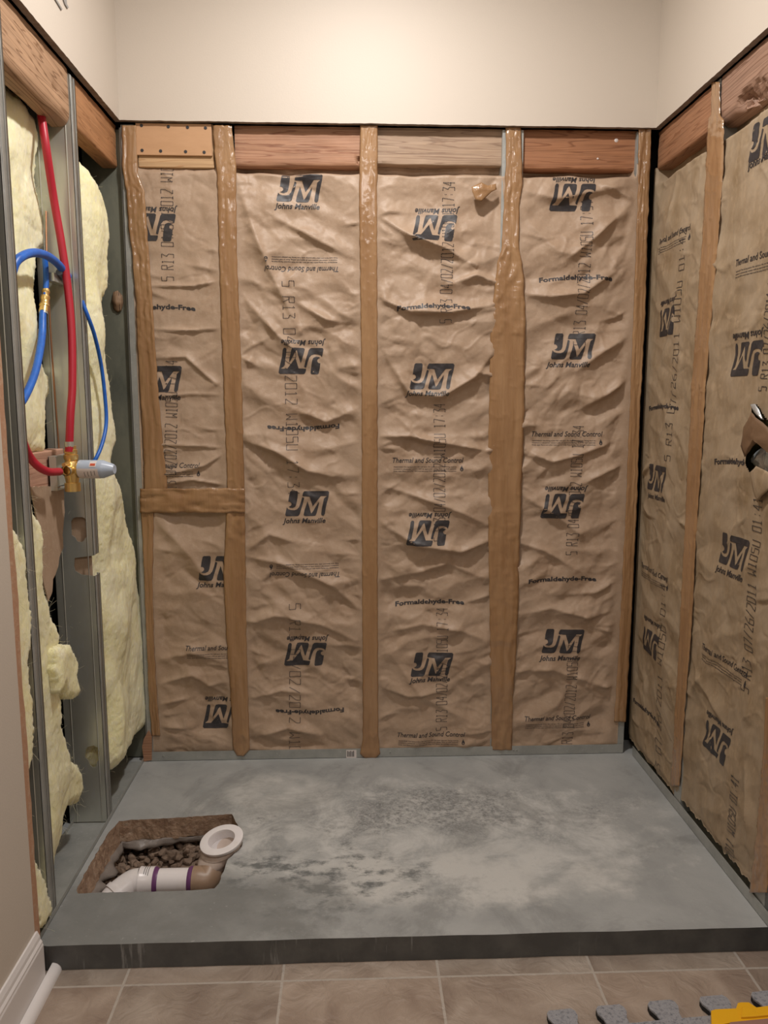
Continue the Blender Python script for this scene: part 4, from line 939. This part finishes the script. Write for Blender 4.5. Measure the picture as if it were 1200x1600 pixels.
fluff('fibreglass_tuft', [(98, 1018), (106, 1009), (118, 1010), (128, 1025), (131, 1038), (127, 1055), (130, 1083), (124, 1090), (114, 1088), (108, 1070), (100, 1080), (97, 1060)], -.765, 'x', 131, r=.02, lump=.010, n_h=60)
tag(bpy.data.objects['fibreglass_tuft'], 'loose pulled-out tuft of yellow fibreglass hanging over the black gap', 'insulation tuft')
# nearest the camera, beside the drywall end
fluff('fibreglass_batt', [(-6, 700), (6, 780), (22, 810), (34, 842), (45, 868), (46, 900), (55, 955), (53, 1000), (48, 1040), (54, 1110), (56, 1180), (48, 1210), (46, 1280), (58, 1340), (68, 1360), (88, 1405), (84, 1425), (66, 1450), (60, 1420), (40, 1150), (20, 900), (0, 760)], -.756,
      'narrow strip of yellow fibreglass beside the bare drywall end, nearest the camera', 141, r=.010, lump=.007, n_h=90, ylim=(-9, -.752))
fluff('fibreglass_batt', [(-14, 60), (-2, 120), (2, 300), (8, 500), (14, 640), (10, 700), (-20, 700), (-40, 300)], -.81, 'yellow fibreglass at the photo left edge behind the nearest steel stud, upper part', 151, r=.03, lump=.012, n_h=20)
# kraft backing visible in the cavities
def back_panel(px, X, name, label, mat):
    m = MB(); Q = [tuple(on(x, y, 0, X))[1:] for x, y in px]; m.prism([rough(Q, .003, 6)], lambda a, b, d: (X+d, a, b), 0, -.003); o = m.build(name, mat); return tag(o, label, 'kraft paper')
back_panel([(48, 760), (100, 760), (101, 800), (98, 835), (99, 855), (93, 870), (90, 890), (83, 905), (82, 925), (76, 940), (66, 900), (60, 820)], -.815, 'kraft_paper_sheet', 'tan kraft paper seen inside left wall under the pink block', KRAFT)
m = MB(); m.box((-.85, -.3365, .66), (-.775, -.335, .90)); tag(m.build('kraft_paper_sheet', KRAFT), 'tan kraft paper glimpsed through the cutouts of the middle steel stud', 'kraft paper')
# plank foot in the corner
m = MB(); m.prism([[tuple(on(x, y, 1, .02))[::2] for x, y in [(223, 1165), (226, 1152), (233, 1140), (238, 1150), (238, 1186), (226, 1188)]]], lambda a, b, d: (a, d, b), .012, .035)
tag(m.build('wood_scrap', W_BACK), 'pinkish splintered wood scrap at the left end of back floor track', 'wood scrap')
patch('torn_kraft_scrap', [(177, 456), (184, 454), (191, 462), (193, 472), (190, 485), (184, 488), (178, 484), (174, 470)], .034, wood('scrap_brown', (.30, .19, .11), (.08, .04, .02), 2), None, 9, .008, .004, 'brown ragged scrap poking from the shaded corner beside the yellow batt', 'paper scrap', ax=1)

# ------------------------------------------------------------------ plumbing on the left wall
def pipe(name, pts, r, mat, label, cat='pipe', group=None, X=None, extra=None, seg=16):
    P = [on(x, y, 0, xx) for (x, y, xx) in pts]
    base = P[-1]; t = empty(name, base); tag(t, label, cat, group)
    MB().tube(P, r, seg).build('pipe_run', mat, t, True)
    return t, P
RX = -.80; VX = -.774
t, P = pipe('red_water_pipe', [(58, 130, RX-.01), (64, 175, RX-.01), (72, 230, RX), (84, 310, RX), (96, 380, -.79), (106, 450, -.78), (112, 520, -.772), (113, 600, -.768), (110, 650, -.770), (108, 706, VX)], .0090, RED, 'long red plastic pipe coming down from the timber to the brass valve')
vp = on(112, 733, 0, VX)
m = MB(); zz = [.0] ; pz = on(108, 694, 0, VX)
m.lathe(pz, (0, 0, 1), [(-.006, .0105), (.006, .0105)], 16); m.build('crimp_ring', STEEL, t, True)
pipe('red_water_pipe', [(30, 660, -.80), (36, 690, -.80), (46, 713, -.80), (60, 729, -.79), (76, 737, -.78), (93, 737, VX)], .0088, RED, 'short curved red plastic pipe entering the left side of the brass valve')
pipe('blue_water_pipe', [(14, 450, -.80), (22, 415, -.795), (34, 401, -.79), (52, 395, -.79), (72, 399, -.79), (90, 412, -.79), (106, 432, -.79)], .0092, BLUE, 'arched blue plastic pipe looping out from behind the nearest steel stud')
t, P = pipe('blue_water_pipe', [(70, 402, -.815), (72, 430, -.815), (71, 458, -.815), (67, 490, -.815), (66, 520, -.81), (62, 550, -.80), (54, 585, -.79), (40, 618, -.785), (28, 636, -.785)], [.0062, .0062, .0062, .0078, .0082, .0082, .0082, .0082, .0082], BLUE, 'blue plastic pipe with a brass coupling hanging below the arched one')
a = on(72, 452, 0, -.815); b = on(68, 488, 0, -.815); d = (b-a); L_ = d.length
MB().lathe(a, d, [(0, .0075), (L_*.12, .0095), (L_*.2, .0072), (L_*.3, .0072), (L_*.32, .0105), (L_*.42, .0105), (L_*.46, .0092), (L_*.62, .0092), (L_*.66, .011), (L_*.74, .011), (L_*.76, .0095), (L_*.98, .0105), (L_, .008)], 18).build('brass_coupling', BRASS, t, True)
MB().lathe(b, d, [(-.006, .0098), (.004, .0098)], 16).build('crimp_ring', STEEL, t, True)
pipe('blue_water_pipe', [(128, 470, -.768), (138, 496, -.756), (148, 525, -.752), (158, 570, -.752), (164, 620, -.750), (166, 660, -.748), (160, 692, -.750), (150, 716, -.758), (140, 728, -.775)], .0048, BLUE, 'slim blue pipe half sunk in the puffy yellow batt right of the steel stud')
t = empty('pipe_clamp', on(105, 433, 0, -.80)); tag(t, 'dark grey bend support clamp at the end of the arched blue pipe', 'pipe clamp')
MB().tube([on(92, 425, 0, -.795), on(104, 436, 0, -.795), on(115, 430, 0, -.80), on(113, 422, 0, -.81)], .0075, 12).build('clamp_sleeve', nmat('grey_clamp', (.12, .14, .18), .4), t, True)
MB().box(on(86, 437, 0, -.80)+Vector((0, -.004, -.004)), on(112, 441, 0, -.80)+Vector((-.02, .004, .006))).build('clamp_plate', STEEL, t, bevel=.001)
t, P = pipe('copper_tube', [(72, 330, -.835), (73, 400, -.835), (75, 440, -.83), (79, 520, -.83), (86, 620, -.83), (92, 700, -.83)], .0022, COPPER, 'thin copper line running down behind the red pipe', seg=8)
# pink block and bracket behind the valve
xb_ = -.822
a = on(40, 706, 0, xb_); b = on(80, 766, 0, xb_)
m = MB(); zt_ = on(60, 707, 0, xb_).z; zb_ = on(60, 768, 0, xb_).z
m.box((xb_, -.745, zb_), (xb_-.038, on(101, 735, 0, xb_).y, zt_)); tag(m.build('wood_block', PINKW, bevel=.002, loc=(xb_, -.65, zb_)), 'pink timber block fixed between studs behind the red pipe and valve', 'wood block')
t = empty('mounting_bracket', on(88, 735, 0, -.815)); tag(t, 'grey steel bracket clipping the brass valve to the pink block', 'bracket')
ya, yb = on(76, 735, 0, -.818).y, on(102, 735, 0, -.818).y; za, zb = on(88, 712, 0, -.818).z, on(88, 760, 0, -.818).z
m = MB(); m.box((-.818, ya, zb), (-.816, yb, za)); m.build('bracket_plate', STEEL, t)
m = MB(); m.box((-.818, ya, zb-.004), (-.800, ya+.002, za)); m.box((-.818, ya, zb-.006), (-.800, yb, zb-.004)); m.box((-.818, ya, za), (-.804, yb, za+.002)); m.build('bracket_lip', STEEL, t)
# the valve
v0 = Vector((VX, vp.y, vp.z))
t = empty('mixing_valve', v0); tag(t, 'brass shower valve with a pale blue plastic cap, on left wall', 'valve')
zt1 = on(108, 697, 0, VX).z-v0.z; zb1 = on(112, 768, 0, VX).z-v0.z
MB().lathe(v0, (0, 0, 1), [(zb1, .001), (zb1, .018), (zb1*.62, .018), (zb1*.6, .0145), (zb1*.45, .0155), (-.012, .0185), (.010, .0185), (zt1*.35, .014), (zt1*.45, .0165), (zt1*.62, .0165), (zt1*.64, .0135), (zt1*.7, .015), (zt1*.84, .015), (zt1*.86, .0125), (zt1, .013), (zt1, .006)], 22).build('valve_body', BRASS, t, True)
MB().lathe(v0+Vector((0, -.034, -.001)), (0, 1, 0), [(-.006, .0105), (.0, .0122), (.006, .0122), (.008, .010), (.02, .013), (.034, .014)], 18).build('side_port', BRASS, t, True)
MB().lathe(v0+Vector((0, -.036, -.001)), (0, 1, 0), [(-.004, .0118), (.006, .0118)], 18).build('crimp_ring', STEEL, t, True)
MB().tube([v0+Vector((0, -.05, .014)), v0+Vector((0, .0, .014))], .0045, 10).build('stop_screw', BRASS, t, True)
MB().lathe(v0, (1, 0, 0), [(-.016, .010), (.0, .017), (.018, .016), (.020, .0195), (.028, .0195)], 22).build('valve_bonnet', BRASS, t, True)
c = MB().lathe(v0+Vector((.020, 0, 0)), (1, -.10, 0), [(0, .004), (0, .0215), (.056, .0215), (.058, .0205), (.080, .0125), (.083, .0105), (.0825, .0)], 28).build('plastic_cap', CAPM, t, True)
ax_ = Vector((1, -.10, 0)).normalized(); n_ = Vector((0, 0, 1)); b_ = ax_.cross(n_)
def cyl_patch(c0, s0, s1, a0, a1, r, name, mat, par, nn=12):
    V = []; 
    for i in range(nn+1):
        a = a0+(a1-a0)*i/nn
        for s_ in (s0, s1): V.append(c0+ax_*s_+(b_*math.cos(a)+n_*math.sin(a))*r)
    return mk(name, V, [(2*i, 2*i+1, 2*i+3, 2*i+2) for i in range(nn)], mat, par, True)
cc = v0+Vector((.020, 0, 0)); sgn_b = 1 if b_.y < 0 else -1
def A(d): return math.radians(d) if sgn_b > 0 else math.pi-math.radians(d)
cyl_patch(cc, .001, .051, A(-80), A(8), .0219, 'paper_label', LABELM, t)
cyl_patch(cc, .030, .046, A(18), A(62), .0219, 'warning_sticker', LABELM, t)
cyl_patch(cc, .032, .044, A(26), A(42), .0222, 'red_arrow', LRED, t)
for k in range(4): cyl_patch(cc, .018+.008*k, .0192+.008*k, A(-48+4*k), A(-14+3*k), .0222, 'label_print', INK, t, 5)

# ------------------------------------------------------------------ drain in the hole
def drain():
    C0 = on(346, 1311, 2, .018)
    nrm = Vector((-.16, -.17, 1)).normalized()
    t = empty('shower_drain', (C0.x, C0.y, -.1)); tag(t, 'white plastic shower drain with pipe lying in the hole in the concrete', 'drain')
    R = .0545
    fo = MB().lathe(C0, -nrm, [(.0, .034), (.0, .0375), (-.0005, .050), (.001, R), (.006, R), (.010, R-.003), (.0105, .046)], 56).build('drain_flange', PVC, t, True)
    MB().lathe(C0, -nrm, [(.0, .0345), (.003, .0338)] + [(.004+.0016*i, .0335+(.0008 if i % 2 else 0)) for i in range(14)] + [(.028, .0325), (.036, .031), (.046, .026), (.046, .0)], 48).build('threaded_throat', PVC, fo, True)
    MB().lathe(C0-nrm*.046+Vector((.008, -.004, 0)), nrm, [(0, .024), (.004, .0235), (.012, .016), (.013, 0)], 24).build('inner_tailpiece', PVC, fo, True)
    for k in range(8):
        a = 2*math.pi*k/8; q = nrm.orthogonal().normalized(); w_ = nrm.cross(q); p = C0-nrm*.013+(q*math.cos(a)+w_*math.sin(a))*.0478
        MB().tube([p+nrm*.004, p-nrm*.004], .0022, 8).build('flange_rib', PVC_B, fo, True)
    MB().lathe(C0-nrm*.009, -nrm, [(0, .0485), (.010, .0482), (.012, .0470)], 40).build('drain_body', PVC_B, t, True)
    D = C0-nrm*.034; E = on(330, 1352, 2, -.036)
    m = MB(); v = []; f = []; SG = 40; LV = [(0, .0475), (.12, .0478), (.3, .046), (.33, .0435), (.6, .0415), (.8, .0385), (.82, .037), (1, .0362)]
    for (q, rr) in LV:
        nn = nrm.lerp(Vector((0, 0, 1)), q).normalized(); cn = (C0-nrm*.012).lerp(E+Vector((0, 0, -.004)), q)
        e1 = nn.cross(Vector((0, 1, 0))).normalized(); e2 = nn.cross(e1)
        v += [cn+(e1*math.cos(2*math.pi*k/SG)+e2*math.sin(2*math.pi*k/SG))*rr for k in range(SG)]
    f = [(i*SG+k, i*SG+(k+1) % SG, (i+1)*SG+(k+1) % SG, (i+1)*SG+k) for i in range(len(LV)-1) for k in range(SG)]
    m.add(v, f).build('offset_socket', PVC_B, t, True)
    pz = -.058; py = on(270, 1377, 2, pz).y; xr = on(304, 1375, 2, pz).x; xl = on(241, 1378, 2, pz).x
    MB().tube([E+Vector((0, 0, .0)), E+Vector((.000, -.004, -.010)), Vector((E.x-.008, py+.002, pz-.002)), Vector((E.x-.026, py, pz)), Vector((xr-.002, py, pz))], [.033, .0335, .0345, .0345, .0345], 28).build('elbow', PVC_D, t, True)
    MB().tube([(xr+.004, py, pz), (xl-.01, py, pz)], .0302, 28, smooth=False).build('drain_pipe', PVC, t, True)
    MB().lathe((xr-.004, py, pz), (-1, 0, 0), [(-.003, .0306), (.0, .0338), (.006, .0336), (.010, .0306)], 28).build('primer_ring', PRIMER, t, True)
    MB().lathe((xl+.004, py, pz), (-1, 0, 0), [(-.008, .0304), (-.004, .0312), (.0, .0345), (.003, .0345)], 28).build('primer_ring', PRIMER, t, True)
    cp = MB().lathe((xl+.002, py, pz), (-1, 0, 0), [(0, .0305), (.001, .0348), (.030, .0348), (.032, .036), (.036, .036), (.037, .033)], 28).build('coupling', PVC, t, True)
    cy = [(-.001, 'd3'), ]
    for k in range(3):
        V = []
        for i in range(5):
            a = math.radians(112-14*i+k*3)
            for s_ in (0, .0014): V.append((xl-.010-.005*k-s_, py-.0352*math.cos(a), pz+.0352*math.sin(a)))
        mk('moulded_mark', V, [(2*i, 2*i+1, 2*i+3, 2*i+2) for i in range(4)], INK, cp)
    MB().tube([(xl-.034, py, pz), (xl-.055, py-.004, pz-.003), (xl-.085, py-.026, pz-.018), (xl-.105, py-.052, pz-.036)], .0325, 28).build('pipe_bend', PVC, t, True)
    MB().tube([(xl-.080, py-.020, pz-.014), (xl-.088, py-.028, pz-.019)], .0350, 28, smooth=False).build('bend_collar', PVC, t, True)
drain()

# ------------------------------------------------------------------ foreground: interlocking mat and yellow tool
def mat_():
    z = FZ+.001; hgt = .013; P0 = on(936, 1603, 2, z+hgt); P1 = on(1200, 1578, 2, z+hgt)
    d = (P1-P0); d.z = 0; d.normalize(); nrm = Vector((-d.y, d.x, 0))      # nrm points away from the camera
    tabs = []
    for (px, py) in [(884, 1598), (961, 1590), (1042, 1581), (1123, 1572), (1203, 1563), (1284, 1556)]:
        q = on(px, py, 2, z+hgt)-P0; tabs.append(q.dot(d))
    out = [(-.10, -.25), (-.10, 0)]
    for c in tabs[:]:
        w0, w1, L_ = .0215, .0285, .047
        out += [(c-w0, 0), (c-w0-.001, L_*.3), (c-w1, L_*.62), (c-w1+.001, L_*.86), (c-w1+.007, L_), (c+w1-.007, L_), (c+w1-.001, L_*.86), (c+w1, L_*.62), (c+w0+.001, L_*.3), (c+w0, 0)]
    e = tabs[-1]+.06; out += [(e, 0), (e, -.25)]
    fn = lambda a, b, h: P0.to_2d().to_3d() + d*a + nrm*b + Vector((0, 0, h))
    t = empty('floor_mat', (P0.x, P0.y, z)); tag(t, 'interlocking foam floor mat with grey carpet top, its teeth entering at bottom right', 'floor mat')
    MB().prism([out], fn, z, z+hgt*.72).build('foam_base', FOAM, t)
    MB().prism([rough(out, .0006, 3, .004)], fn, z+hgt*.72, z+hgt).build('carpet_top', CARPET, t)
    return P0, d, nrm, z+hgt
P0, md_, mn_, mz = mat_()
t0 = on(1112, 1596, 2, mz+.001)
t = empty('yellow_tool', t0); tag(t, 'yellow plastic tool with a stepped edge lying on the mat in the bottom right corner', 'tool')
zt2 = mz+.016
pr = [(1111, 1579), (1118, 1577), (1150, 1575.5), (1153, 1567), (1158, 1566), (1170, 1566), (1182, 1574), (1200, 1571.5), (1230, 1568), (1232, 1590), (1200, 1593), (1165, 1596), (1142, 1598), (1112, 1603)]
Q = [tuple(on(x, y, 2, zt2))[:2] for x, y in pr]
MB().prism([Q], lambda a, b, h: (a, b, h), mz, zt2).build('yellow_frame', YEL, t, bevel=.0015)
Q = [tuple(on(x, y, 2, zt2+.004))[:2] for x, y in [(1160, 1573), (1172, 1573), (1186, 1583), (1230, 1579), (1230, 1583), (1178, 1588), (1158, 1589)]]
MB().prism([Q], lambda a, b, h: (a, b, h), zt2-.004, zt2+.004).build('raised_rib', YEL, t, bevel=.001)
Q = [tuple(on(x, y, 2, zt2))[:2] for x, y in [(1140, 1598), (1230, 1589), (1234, 1640), (1120, 1650)]]
MB().prism([Q], lambda a, b, h: (a, b, h), mz, zt2+.002).build('handle', PINKH, t, bevel=.002)
# bracket tips high on left wall
t = empty('wall_bracket', on(96, 4, 0, -.75)); tag(t, 'small grey bracket tips high on left wall, cut by the top of the photo', 'bracket')
for k, px in enumerate([[(83, -6), (85, -6), (97, 14), (96, 16)], [(97, -6), (103, -6), (104, 6), (107, 12), (105, 13), (101, 6)]]):
    Q = [tuple(on(x, y, 0, -.748))[1:] for x, y in px]; MB().prism([Q], lambda a, b, d: (-.75+d, a, b), -.0005, .003).build('bracket_tip', nmat('grey_metal_tip', (.3, .29, .28), .5), t)
